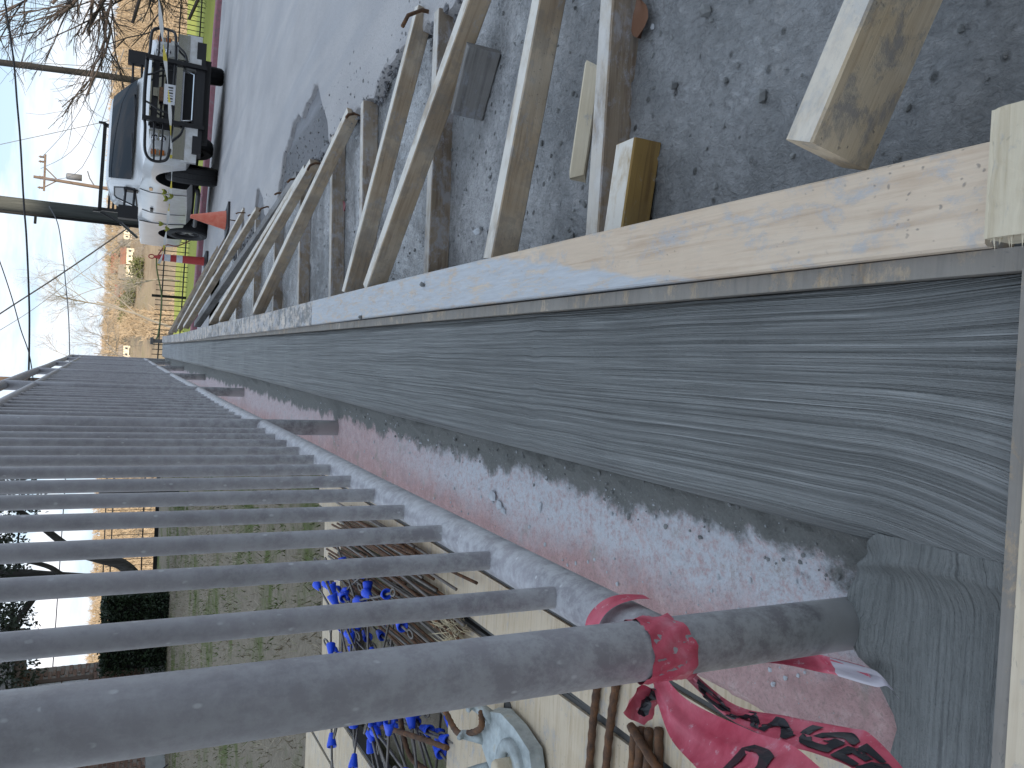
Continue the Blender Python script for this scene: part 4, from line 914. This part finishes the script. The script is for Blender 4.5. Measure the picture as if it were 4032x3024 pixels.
# ------------------------------------------------------------------ cone, delineator, caution tape
def mat_plast(name, c, fade): 
    t = NT(name, .5); n = t.noise(t.obj(), 14, 5, .65); return t.done(t.ramp(n, (.3, c), (.75, fade)))
M['orange'] = mat_plast('faded_orange_plastic', (.62, .10, .055), (.68, .22, .14)); M['redp'] = mat_plast('red_plastic_post', (.38, .03, .035), (.48, .06, .05)); M['refl'] = plain('white_reflective_band', (.66, .68, .72), .35)
cx, cy = 1.70, 10.95; c0 = float(zr(cx, cy))
cn = thing('traffic_cone', 'faded orange traffic cone with a black base standing in front of the truck', 'traffic cone', (cx, cy, c0))
part('cone_body', lathe([(.13, .03), (.12, .05), (.026, .44), (.022, .455), (.0, .457)], 28, (cx, cy, c0)), M['orange'], cn, True)
part('base', join(box((cx, cy, c0+.015), (.36, .36, .03), .3), lathe([(.15, .03), (.13, .045)], 20, (cx, cy, c0))), M['black'], cn)
cx, cy = 1.66, 15.75; c0 = float(zr(cx, cy))
dl = thing('delineator_post', 'tall red delineator post with two white reflective bands and a looped handle', 'delineator', (cx, cy, c0))
part('tube', lathe([(.085, .06), (.075, .12), (.062, .60), (.056, .78), (.03, .84), (.022, .90)], 24, (cx, cy, c0)), M['redp'], dl, True)
for a, b in ((.43, .53), (.63, .73)): part('band', lathe([(.0795-.027*a, a), (.0795-.027*b, b)], 24, (cx, cy, c0)), M['refl'], dl, True)
part('handle', tube([(cx+.035*math.cos(t), cy, c0+.935+.045*math.sin(t)) for t in np.linspace(0, 2*math.pi, 14)], .010, 6, cap=False), M['redp'], dl, True)
part('base', lathe([(.20, .0), (.20, .04), (.10, .07), (.08, .07)], 20, (cx, cy, c0)), M['black'], dl)
yt = [(3.823, 9.426, .364), (3.665, 9.408, .334), (3.269, 9.374, .284), (3.005, 9.35, .245), (2.557, 9.313, .19), (2.186, 9.293, .164), (1.842, 9.276, .144), (1.575, 9.275, .153), (1.415, 9.276, .162), (1.202, 9.279, .177), (1.014, 9.286, .199), (.893, 9.302, .237)]
pxy = [-60, 0, 150, 250, 420, 560, 690, 790, 850, 930, 1000, 1045]
P = []
for q, yy in zip(yt, pxy):
    k = (9+5.45*(yy+60)/1105)/8.5; P.append(CAM_POS+(Vector(q)-CAM_POS)*k)
P = catmull(P, 14); V, Fc = [], []
for i, p in enumerate(P):
    a = i*.35; wv = Vector((0, math.cos(a)*.6, math.sin(a)))*.010+Vector((0, 0, .014)); V += [tuple(p-wv), tuple(p+wv)]
Fc = [(2*i, 2*i+1, 2*i+3, 2*i+2) for i in range(len(P)-1)]
def mat_ytape():
    t = NT('yellow_white_tape', .4); x = t.sep(t.obj())[0]; s_ = t.math('SINE', t.math('MULTIPLY', x, 22.0))
    return t.done(t.ramp(s_, (.45, (.66, .66, .64)), (.6, (.62, .50, .06))))
M['ytape'] = mat_ytape()
tag(part('caution_tape', (V, Fc), M['ytape']), 'twisted yellow and white caution tape strung in front of the truck to the delineator', 'tape')
M['leaf_green'] = plain('young_yellow_green_leaf', (.36, .38, .05), .5)
rp = [(1.63, 15.75, -.02), (1.40, 15.6, -.03), (.95, 15.2, -.10), (.55, 14.4, -.06), (.20, 13.2, .03), (.15, 12.87, .10)]
tag(part('rope', tube(catmull(rp, 6), .012, 5), plain('green_rope', (.12, .16, .05), .8)), 'thin green rope from the delineator to the dark end stake', 'rope')
tag(part('bent_twig', tube(catmull([(1.66, 15.8, -.03), (1.85, 16.4, -.12), (2.05, 17.1, -.25), (2.15, 17.9, -.5), (2.5, 19.2, -.9)], 5), .012, 5), M['redp']), 'thin red line running back from the delineator to the kerb', 'line')
for k, (i, dz, a) in enumerate([(94, .05, .6), (96, -.05, 2.4), (98, .02, 3.6), (119, .05, .9), (122, -.05, 2.0)]):
    p = P[min(i, len(P)-1)]; lf = leaf('young_leaf', (p.x+.02, p.y-.04, p.z+dz), .12, a, M['leaf_green'], 'yellow green leaf caught on the caution tape', 1.2); lf['group'] = 'leaves on the caution tape'

# ------------------------------------------------------------------ poles and wires
def mat_pole(name, a, b):
    t = NT(name, .85); o = t.obj(); n = t.noise(t.map(o, (14, 14, .6)), 2, 5, .65); return t.done(t.ramp(n, (.3, a), (.7, b)), bump=t.bump(n, .4, .02))
M['pole'] = mat_pole('weathered_pole', (.05, .055, .052), (.10, .108, .10)); M['pole_dark'] = mat_pole('dark_pole', (.006, .006, .006), (.016, .016, .016)); M['pole_brown'] = mat_pole('brown_pole', (.11, .08, .06), (.19, .14, .11)); M['wire'] = plain('black_cable', (.03, .028, .03), .6)
M['grey_wire'] = plain('grey_cable', (.16, .17, .19), .6)
up_ = thing('utility_pole', 'thick grey green utility pole rising behind the truck bed', 'pole', (2.98, 20.6, -1.3))
part('shaft', tube([(2.98, 20.6, -1.5), (2.99, 20.6, 3), (3.0, 20.6, 9)], [.17, .158, .14], 16), M['pole'], up_, True)
part('conduit', tube([(2.80, 20.5, -1.4), (2.80, 20.5, 7)], .03, 8), M['pole_dark'], up_, True)
part('clamp', tube([(2.75, 20.35, 2.2), (2.6, 20.3, 2.2)], .03, 6), M['pole_dark'], up_)
p2 = thing('street_pole', 'slender dark pole rising behind the truck hood', 'pole', (8.9, 30, -1.6))
part('shaft', tube([(8.98, 30, -1.7), (8.85, 30, 1.5), (8.62, 30, 5)], [.11, .105, .10], 12), M['pole_dark'], p2, True)
part('guy_wire', tube([(8.70, 30.1, 4.5), (9.35, 30.1, 0)], .012, 5), M['grey_wire'], p2)
p3 = thing('transformer_pole', 'distant brown pole with crossarm and transformer above the truck cab', 'pole', (13.85, 80, -8))
part('shaft', tube([(13.8, 80, -9), (13.95, 80, 2), (14.15, 80, 7.0)], [.17, .15, .12], 10), M['pole_brown'], p3, True)
part('crossarm', box((14.6, 80, 6.2), (3.1, .12, .16)), M['pole_brown'], p3)
part('crossarm_brace', join(tube([(14.1, 80, 5.2), (15.0, 80, 6.15)], .05, 5), tube([(14.1, 80, 5.2), (13.4, 80, 6.15)], .05, 5)), M['pole_brown'], p3)
for x in (13.3, 14.2, 15.5, 15.9): part('insulator', lathe([(.05, 0), (.11, .1), (.06, .18), (.11, .26), (.03, .42)], 8, (x, 80, 6.27)), M['pole_brown'], p3)
part('transformer', lathe([(.0, -.6), (.28, -.6), (.28, .5), (.2, .6), (.0, .62)], 14, (14.55, 79.9, 4.0)), M['grey_wire'], p3, True)
part('lamp_arm', tube([(14.0, 80, 2.4), (14.6, 79.9, 2.8), (15.2, 79.8, 3.0)], .06, 6), M['grey_wire'], p3)
p4 = thing('sign_post', 'dark square post standing behind the upper rails of the pipe fence', 'pole', (-.72, 19, -.7))
part('shaft', box((-.72, 19, 1.4), (.10, .10, 4.2)), M['pole_brown'], p4)
def wire(pts, r, mat, lb): tag(part('overhead_wire', tube(catmull(pts, 6), r, 5), M[mat], smooth=True), lb, 'wire', 'overhead wires')
wire([(6.423, 16.706, 2.559), (5.901, 16.668, 2.504), (4.899, 16.563, 2.333), (4.164, 16.507, 2.25), (3.494, 16.455, 2.174), (2.423, 16.386, 2.079), (1.853, 16.344, 2.018), (.968, 16.292, 1.949), (.339, 16.261, 1.914), (-.504, 16.234, 1.894), (-1.5, 16.21, 1.888), (-8, 16.1, 2.1)], .016, 'wire', 'thickest overhead cable running across the sky above the truck')
wire([(2.6, 16.9, 2.95), (2.039, 16.67, 2.669), (1.388, 16.528, 2.409), (.766, 16.41, 2.197), (.245, 16.324, 2.044), (-.189, 16.241, 1.894), (-.75, 16.19, 1.80)], .009, 'wire', 'cable that slants down to join the thickest overhead cable')
wire([(5.153, 33.002, -.546), (4.862, 33.161, -.212), (3.314, 34.026, 1.597), (2.337, 34.588, 2.771), (1.075, 35.343, 4.347), (-1.5, 37, 7.5)], .028, 'wire', 'dark twisted line rising steeply from behind the truck bed')
wire([(3.0, 20.3, 1.95), (2.66, 20.4, 1.78), (2.0, 20.35, 1.66), (1.38, 20.3, 1.58), (.6, 20.25, 1.49), (-.43, 20.2, 1.43), (-1.3, 20.1, 1.39), (-8, 19, 1.5)], .011, 'grey_wire', 'grey service line leaving the utility pole')
wire([(9.508, 47.774, 6.556), (9.745, 47.45, 5.892), (10.41, 46.365, 3.674), (11.086, 45.28, 1.456), (11.6, 44.5, -.2)], .018, 'grey_wire', 'thin grey line coming down behind the rack')
wire([(.777, 58.865, 6.774), (2.16, 58.016, 5.003), (4.292, 56.919, 2.7), (5.964, 56.012, .801), (8, 55, -1.5)], .022, 'grey_wire', 'faint grey line in front of the wooded hill')
for k in range(3): wire([(15.8-.9*k, 80, 6.5), (15.0-1.5*k, 62, 3.4-.3*k), (16+.2*k, 50, 1.4-.4*k)], .02, 'grey_wire', 'faint line sagging from the transformer pole crossarm')

# ------------------------------------------------------------------ iron fences
M['iron'] = plain('black_iron', (.012, .012, .013), .5)
f2 = thing('iron_fence', 'low black iron picket fence on the bright grass behind the kerb', 'fence', (5, 24.2, -1.45))
def zf2(x): return float(terrain(x, 24.2))
xs2 = np.arange(-.5, 12.0, .135)
for nm, dz in (('upper_rail', .62), ('lower_rail', .10)):
    part(nm, tube([(x, 24.2, zf2(x)+dz) for x in np.linspace(-.5, 12, 26)], .02, 6), M['iron'], f2)
pk = mesh('picket', *tube([(0, 0, -.02), (0, 0, .78)], .011, 5), M['iron'])
for x in xs2:
    o = link('picket', pk, f2); o.location = (x-5, 0, zf2(x)+1.45)
for x in (1.5, 4.5, 7.5, 10.5): part('post', box((x, 24.24, zf2(x)+.42), (.07, .07, .9)), M['iron'], f2)
f3 = thing('yard_fence', 'thin black iron fence between the lawn and the tan slope', 'fence', (-4.6, 24.4, -.75))
for nm, z, h in (('rail', .60, .035), ('rail', .43, .035), ('rail', -.34, .035), ('ground_beam', -.68, .10)): part(nm, box((-4.5, 24.4, z), (5.4, .05, h)), M['iron'] if h < .05 else M['pole_dark'], f3)
pk3 = mesh('picket', *tube([(0, 0, 0), (0, 0, 1.25)], .008, 4), M['iron'])
for x in np.arange(-7.1, -1.9, .17):
    o = link('picket', pk3, f3); o.location = (x+4.6, .0, .05)
tag(part('bollard_post', join(box((-2.32, 14.1, .12), (.16, .16, 1.1)), lathe([(.10, .0), (.10, .04), (.0, .09)], 12, (-2.32, 14.1, .67))), M['pole_dark']), 'dark square gate post standing on the lawn', 'post')

# ------------------------------------------------------------------ brick house, hedge, oak
def mat_brick():
    t = NT('brown_brick', .85); o = t.seeded(t.obj()); n = t.noise(o, 18, 5, .7)
    c = t.mix(t.rnd(), (.20, .11, .08), (.33, .21, .16)); c = t.mix(t.ramp(t.noise(o, 9, 3), (.5, 0), (.62, .8)), c, (.42, .38, .35))
    return t.done(t.mix(t.math('MULTIPLY', n, .4), c, (.12, .08, .065)), bump=t.bump(n, .4, .01))
M['brick'] = mat_brick(); M['mortar'] = plain('mortar', (.33, .30, .27), .9); M['stucco'] = plain('foundation_render', (.42, .43, .43), .9); M['trim'] = plain('brown_timber_trim', (.13, .09, .07), .7); M['blind'] = plain('white_window_blind', (.72, .73, .76), .5)
A = Vector((-6.55, 18.8, 0)); B = Vector((-9.4, 14.79, 0)); dw = (B-A).normalized(); nw = Vector((dw.y, -dw.x, 0))
if nw.dot(-A) < 0: nw = -nw
hs = thing('brick_house', 'brown brick house with white window and pale foundation behind the hedge', 'house', (-8, 16.8, -.7))
def slab_(u0, u1, z0, z1, d0, d1):
    V = []
    for z in (z0, z1):
        for u, d in ((u0, d0), (u1, d0), (u1, d1), (u0, d1)): q = A+dw*u+nw*d; V.append((q.x, q.y, z))
    return V, [(3, 2, 1, 0), (4, 5, 6, 7), (0, 1, 5, 4), (1, 2, 6, 5), (2, 3, 7, 6), (3, 0, 4, 7)]
wl_ = part('wall', slab_(0, 4.9, -.25, 2.35, -6, -.012), M['mortar'], hs)
part('foundation', slab_(-.03, 4.95, -.95, -.252, -6, .03), M['stucco'], hs)
bk = mesh('brick', *box((0, 0, 0), (.205, .02, .062)), M['brick']); ang = math.atan2(dw.y, dw.x); cnt = 0
for row in range(32):
    z = -.215+.0745*row
    for cidx in range(12):
        u = .11+.222*cidx+(.111 if row % 2 else 0)
        if .30 < u < 1.28 and .70 < z < 1.86: continue
        if cnt >= 298 or z > 2.0: continue
        q = A+dw*u-nw*.004; o = link('brick', bk, wl_); o.location = Vector((q.x, q.y, z))-ORG[hs]; o.rotation_euler = (0, 0, ang); cnt += 1
wd = part('window', slab_(.38, 1.20, .80, 1.76, -.03, .006), M['blind'], hs)
part('window_frame', join(slab_(.30, .38, .72, 1.84, -.02, .03), slab_(1.20, 1.28, .72, 1.84, -.02, .03), slab_(.38, 1.20, 1.76, 1.84, -.02, .03), slab_(.38, 1.20, .72, .80, -.02, .03), slab_(.38, 1.20, 1.27, 1.29, .007, .018)), M['trim'], wd)
part('eave', slab_(-.6, 5.3, 1.98, 2.10, -6.3, .55), M['trim'], hs)
rf = []
for u in (-.7, 5.4):
    for d, z in ((.65, 2.101), (-2.7, 3.5), (-6.4, 2.101)): q = A+dw*u+nw*d; rf.append((q.x, q.y, z))
part('roof', (rf, [(0, 1, 4, 3), (1, 2, 5, 4), (0, 2, 1), (3, 4, 5), (0, 3, 5, 2)]), plain('dark_shingles', (.07, .06, .055), .9), hs)
part('downpipe_cable', tube([(-7.45, 15.9, -.75), (-8.4, 15.3, .9)], .012, 5), M['iron'], hs)
M['hedge'] = plain('dark_hedge_leaf', (.022, .042, .018), .55, 0, .5, 4); M['oak_leaf'] = plain('dark_oak_leaf', (.018, .030, .013), .5, 0, .5, 3); M['bark'] = mat_pole('grey_bark', (.035, .032, .030), (.10, .095, .09))
def leaves(n, pf, s0, s1, seed):
    r_ = np.random.RandomState(seed); V, Fc = [], []
    for k in range(n):
        p = Vector(pf(r_)); a = Vector(r_.normal(0, 1, 3)).normalized(); b = a.cross(Vector(r_.normal(0, 1, 3))).normalized(); s_ = r_.uniform(s0, s1); n0 = len(V)
        V += [tuple(p-a*s_), tuple(p+b*s_*.45), tuple(p+a*s_), tuple(p-b*s_*.45)]; Fc.append((n0, n0+1, n0+2, n0+3))
    return V, Fc
hg = thing('hedge', 'dense dark green clipped hedge between the brick house and the lawn', 'hedge', (-5.75, 18.5, -.65))
def hedge_p(r_):
    x = r_.uniform(-6.6, -5.0); y = r_.uniform(18.0, 19.0); z = r_.uniform(-.68, .55); f_ = r_.randint(3)
    if f_ == 0: y = 18.0+abs(r_.normal(0, .05))
    elif f_ == 1: z = .55+r_.normal(0, .03)
    else: x = -5.0-abs(r_.normal(0, .06))
    return x+r_.normal(0, .02), y, z
part('foliage', leaves(9000, hedge_p, .025, .05, 3), M['hedge'], hg)
part('core', bbox2(-6.52, -5.08, 18.09, 18.95, -.7, .48), M['well'], hg)
ok = thing('oak_tree', 'dark evergreen oak with leaning forked trunk on the lawn', 'tree', (-4.15, 16, -.62))
part('trunk', join(tube(catmull([(-4.2, 16, -.7), (-4.15, 16, .0), (-4.12, 16, .7), (-4.02, 16, 1.35), (-3.9, 16, 2.3), (-4.2, 16.2, 3.2)], 5), [.17-.004*i for i in range(26)], 9),
   tube(catmull([(-4.15, 16, .05), (-3.85, 16, .32), (-3.72, 16, .7), (-3.55, 16, 1.1), (-3.0, 15.9, 1.7), (-2.5, 15.8, 2.3)], 5), [.12-.0035*i for i in range(26)], 8),
   tube(catmull([(-4.1, 16, .9), (-3.95, 15.9, 1.25), (-3.75, 15.8, 1.5), (-3.5, 15.7, 2.2)], 5), [.06-.002*i for i in range(16)], 6),
   tube(catmull([(-4.0, 16, 1.5), (-4.7, 16, 1.9), (-5.3, 16, 2.6)], 5), [.07-.003*i for i in range(11)], 6)), M['bark'], ok, True)
cl_c = [(np.random.RandomState(40+k).uniform(-5.8, -2.0), 16+np.random.RandomState(60+k).uniform(-1.3, 1.3), np.random.RandomState(80+k).uniform(1.75, 4.2)) for k in range(46)]
def oak_p(r_):
    c_ = cl_c[r_.randint(46)]; d_ = r_.normal(0, 1, 3); d_ = d_/np.linalg.norm(d_)*r_.uniform(.2, 1)**.5*.52
    return c_[0]+d_[0], c_[1]+d_[1], max(1.32, c_[2]+d_[2]*.75)
part('crown', leaves(14000, oak_p, .03, .06, 8), M['oak_leaf'], ok)
# lawn blades near the fence
def mat_blade():
    t = NT('grass_blades', .8); v = t.noise(t.obj(), 1.2, 4, .6); f_ = t.noise(t.obj(), 30, 3)
    c = t.mix(t.ramp(v, (.46, 0), (.58, 1)), t.mix(f_, (.20, .17, .12), (.44, .39, .30)), t.mix(f_, (.04, .075, .015), (.13, .17, .04))); return t.done(c)
gvv, gff = [], []; r_ = np.random.RandomState(77)
N_ = 30000; gx = -.5-12*r_.uniform(size=N_)**1.3; gy = 2.4+17*r_.uniform(size=N_)**1.4; gz = terrain(gx, gy)
for k in range(N_):
    if -2.05 < gx[k] < -.5 and gy[k] < 4.1: continue
    h = r_.uniform(.02, .06); a = r_.uniform(0, 6.28); dx, dy = math.cos(a)*.006, math.sin(a)*.006; lx, ly = r_.normal(0, h*.6), r_.normal(0, h*.6); n0 = len(gvv)
    gvv += [(gx[k]-dx, gy[k]-dy, gz[k]-.004), (gx[k]+dx, gy[k]+dy, gz[k]-.004), (gx[k]+lx, gy[k]+ly, gz[k]+h)]; gff.append((n0, n0+1, n0+2))
tag(part('lawn_grass', (gvv, gff), mat_blade()), 'patchy dry and green lawn grass beyond the pipe fence', 'grass', kind='stuff')

# ------------------------------------------------------------------ bare trees
M['twig'] = plain('bare_twig_bark', (.075, .06, .055), .9, 0, .3, 2); M['twig_far'] = plain('sun_tinted_bare_wood', (.34, .265, .18), .9, 0, .4, .3); M['twig_pale'] = plain('pale_bare_wood', (.30, .27, .24), .9, 0, .3, .3)  # far twigs lightened, the sunlit look put into their colour
def bare(base, h, seed, spread=.55, depth=5, r0=None, lean=(0, 0, 1), sides=4, kids=(2, 4), droop=0):
    r_ = np.random.RandomState(seed); out_ = []
    def grow(p, d, l, r, lv):
        pts = [p]; q = p.copy(); dd = d.copy(); ns = 4 if lv > 2 else 3
        for i in range(ns):
            dd = (dd+Vector(r_.normal(0, .16, 3))+Vector((0, 0, .05-droop*(depth-lv)*.04))).normalized(); q = q+dd*(l/ns); pts.append(q.copy())
        out_.append(tube(pts, list(np.linspace(r, r*.6, len(pts))), sides if lv > 1 else 3, cap=False))
        if lv == 0: return
        for k in range(r_.randint(*kids)+1):
            t = r_.uniform(.35, 1); b = pts[min(int(t*ns), ns)]; nd = (dd+Vector(r_.normal(0, spread, 3))).normalized(); grow(b, nd, l*r_.uniform(.55, .8), r*.55, lv-1)
    grow(Vector(base), Vector(lean).normalized(), h*.38, r0 or h*.016, depth); return out_
t1 = thing('bare_tree', 'large bare tree reaching dark crooked branches over the grass beside the truck', 'tree', (10.6, 22.6, -1.5))
limbs = [tube(catmull([(10.6, 22.6, -1.7), (10.55, 22.6, .4), (10.7, 22.6, 2.2), (10.4, 22.6, 4)], 5), [.17-.006*i for i in range(16)], 8)]
for k, (b, d, l, s_) in enumerate([((10.55, 22.6, -.5), (-1, -.1, .12), 4.0, 1), ((10.6, 22.6, .1), (-1, .1, .18), 4.8, 2), ((10.6, 22.6, .7), (-1, 0, .30), 4.6, 3), ((10.6, 22.6, 1.2), (-.8, 0, .45), 4.6, 4), ((10.6, 22.6, -.9), (-1, -.15, -.02), 3.4, 5), ((10.6, 22.6, 2.0), (-.6, .2, .7), 4, 6), ((10.6, 22.6, .3), (-.9, .4, .05), 3.6, 8)]):
    limbs += bare(b, l*1.7, 100+s_, .42, 4, .065, d, 5, (2, 4), .6)
part('trunk', limbs[0], M['bark'], t1, True); part('branches', join(*limbs[1:]), M['twig'], t1)
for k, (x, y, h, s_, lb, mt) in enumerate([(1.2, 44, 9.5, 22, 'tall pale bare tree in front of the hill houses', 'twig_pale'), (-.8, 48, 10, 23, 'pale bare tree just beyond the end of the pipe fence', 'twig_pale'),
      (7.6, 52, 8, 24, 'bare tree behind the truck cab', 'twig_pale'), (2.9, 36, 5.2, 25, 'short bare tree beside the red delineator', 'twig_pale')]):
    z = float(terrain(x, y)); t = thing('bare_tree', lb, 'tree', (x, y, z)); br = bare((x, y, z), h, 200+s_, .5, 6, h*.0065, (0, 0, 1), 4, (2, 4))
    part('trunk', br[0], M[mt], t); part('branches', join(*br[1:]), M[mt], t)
# the far wooded hillside: one mass of bare crowns
V, Fc = [], []; r_ = np.random.RandomState(9)
def quad(p, q, w0, w1):
    s_ = Vector((1, .2, 0)); n0 = len(V); V.extend([tuple(p-s_*w0), tuple(p+s_*w0), tuple(q+s_*w1), tuple(q-s_*w1)]); Fc.append((n0, n0+1, n0+2, n0+3))
for k in range(6000):
    y = r_.uniform(240, 610); x = r_.uniform(-.45, .45)*y; 
    if any(abs(x/y-hx/hy) < .019 and hy-190 < y < hy+7 for hx, hy in ((46.8, 460), (38.5, 455), (30.2, 470), (58, 470), (-1.6, 450))): continue
    z = float(terrain(x, y)); h = r_.uniform(5, 11)*(1 if y < 500 else .75); b = Vector((x, y, z)); c_ = b+Vector((0, 0, h*.45)); quad(b, c_, .22, .16)
    for j in range(15):
        d_ = Vector((r_.normal(0, 1), r_.normal(0, .7), abs(r_.normal(.7, .6)))).normalized(); st_ = b.lerp(c_, r_.uniform(.5, 1)); e = st_+d_*h*r_.uniform(.25, .55); quad(st_, e, .13, .05)
        e2 = st_.lerp(e, .6); quad(e2, e2+Vector((r_.normal(0, 1), r_.normal(0, 1), r_.uniform(0, 1))).normalized()*h*.22, .09, .04)
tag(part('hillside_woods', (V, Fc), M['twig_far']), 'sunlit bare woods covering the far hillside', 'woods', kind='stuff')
EV = [(x, y, float(terrain(x, y))+1.0) for x, y in [(22, 440), (17, 452), (27, 430), (48, 500), (-40, 480), (75, 470), (36, 400), (110, 500)]]
for k, (x, y, z) in enumerate(EV):
    tr = thing('evergreen_tree', 'rounded olive green evergreen among the bare woods on the far hill', 'tree', (x, y, z-1), 'evergreens on the far hill')
    part('trunk', tube([(x, y, z-1.2), (x, y, z+1.5)], .25, 6), M['bark'], tr)
    part('crown', leaves(900, lambda r_: (x+r_.normal(0, 2.4), y+r_.normal(0, 2.0), z+1.6+r_.normal(0, 1.5)), .4, .8, 50+k), plain('olive_evergreen', (.10, .115, .035), .8, 0, .3, 1), tr)
# houses on the far hill
M['hw'] = plain('cream_siding', (.66, .60, .48), .8); M['hr'] = plain('red_brown_roof', (.26, .12, .075), .85); M['hr2'] = plain('grey_tan_roof', (.26, .21, .16), .85); M['hb'] = plain('red_brick_far', (.32, .15, .09), .85); M['hwin'] = mat_glass('far_window', (.05, .06, .07), .15)
def far_house(x, y, w_, d_, h, rh, wm, rm, rz, label):
    z = float(terrain(x, y))+.6; t = thing('hill_house', label, 'house', (x, y, z-.6), rot=(0, 0, rz))
    P_ = lambda nm, vf, mt, pr=t: part(nm, vf, M[mt], pr, local=True)
    P_('wall', box((0, 0, h/2), (w_, d_, h+1.2)), wm)
    e = .5; zt = h+.61
    rfv = [(-w_/2-e, -d_/2-e, zt), (w_/2+e, -d_/2-e, zt), (w_/2+e, d_/2+e, zt), (-w_/2-e, d_/2+e, zt), (-w_/2-e, 0, zt+rh), (w_/2+e, 0, zt+rh)]
    P_('roof', (rfv, [(0, 1, 5, 4), (2, 3, 4, 5), (0, 3, 2, 1)]), rm)
    P_('gable', ([(-w_/2-.2, -d_/2, zt+.01), (-w_/2-.2, d_/2, zt+.01), (-w_/2-.2, 0, zt+rh*.9), (w_/2+.2, -d_/2, zt+.01), (w_/2+.2, d_/2, zt+.01), (w_/2+.2, 0, zt+rh*.9)], [(0, 2, 1), (3, 4, 5)]), 'hw')
    nwin = max(2, int(w_/2.4))
    for k in range(nwin): P_('window', box((-w_/2+w_*(k+.5)/nwin, -d_/2-.03, h*.62), (.9, .08, 1.1)), 'hwin')
    P_('porch', box((0, -d_/2-.8, h*.18), (w_*.6, 1.4, .15)), 'hw')
far_house(46.8, 460, 8.2, 6, 3.0, 2.6, 'hw', 'hr', .12, 'cream house with a red brown roof on the far hill')
far_house(38.5, 455, 6, 9, 3.4, 3.2, 'hw', 'hr2', .1, 'cream house with a grey tan roof and white gable on the far hill')
far_house(46.5, 500, 10, 7, 3.0, 2.6, 'hb', 'hr', .1, 'long red roofed house highest behind the cream house on the hill')
far_house(30.2, 470, 5.5, 6, 4.2, 2.2, 'hb', 'hr', -.2, 'red brick house beside the white gable on the far hill')
far_house(58, 470, 6.5, 6, 3.0, 2.6, 'hw', 'hr2', .5, 'small tan house half hidden behind the utility pole on the hill')
far_house(-1.6, 450, 6, 6, 2.6, 2.0, 'hw', 'hr2', .2, 'pale cottage on the hill just past the end of the pipe fence')
far_house(10, 480, 4.5, 5, 2.6, 1.8, 'hw', 'hr2', -.1, 'small pale house in the bare woods')
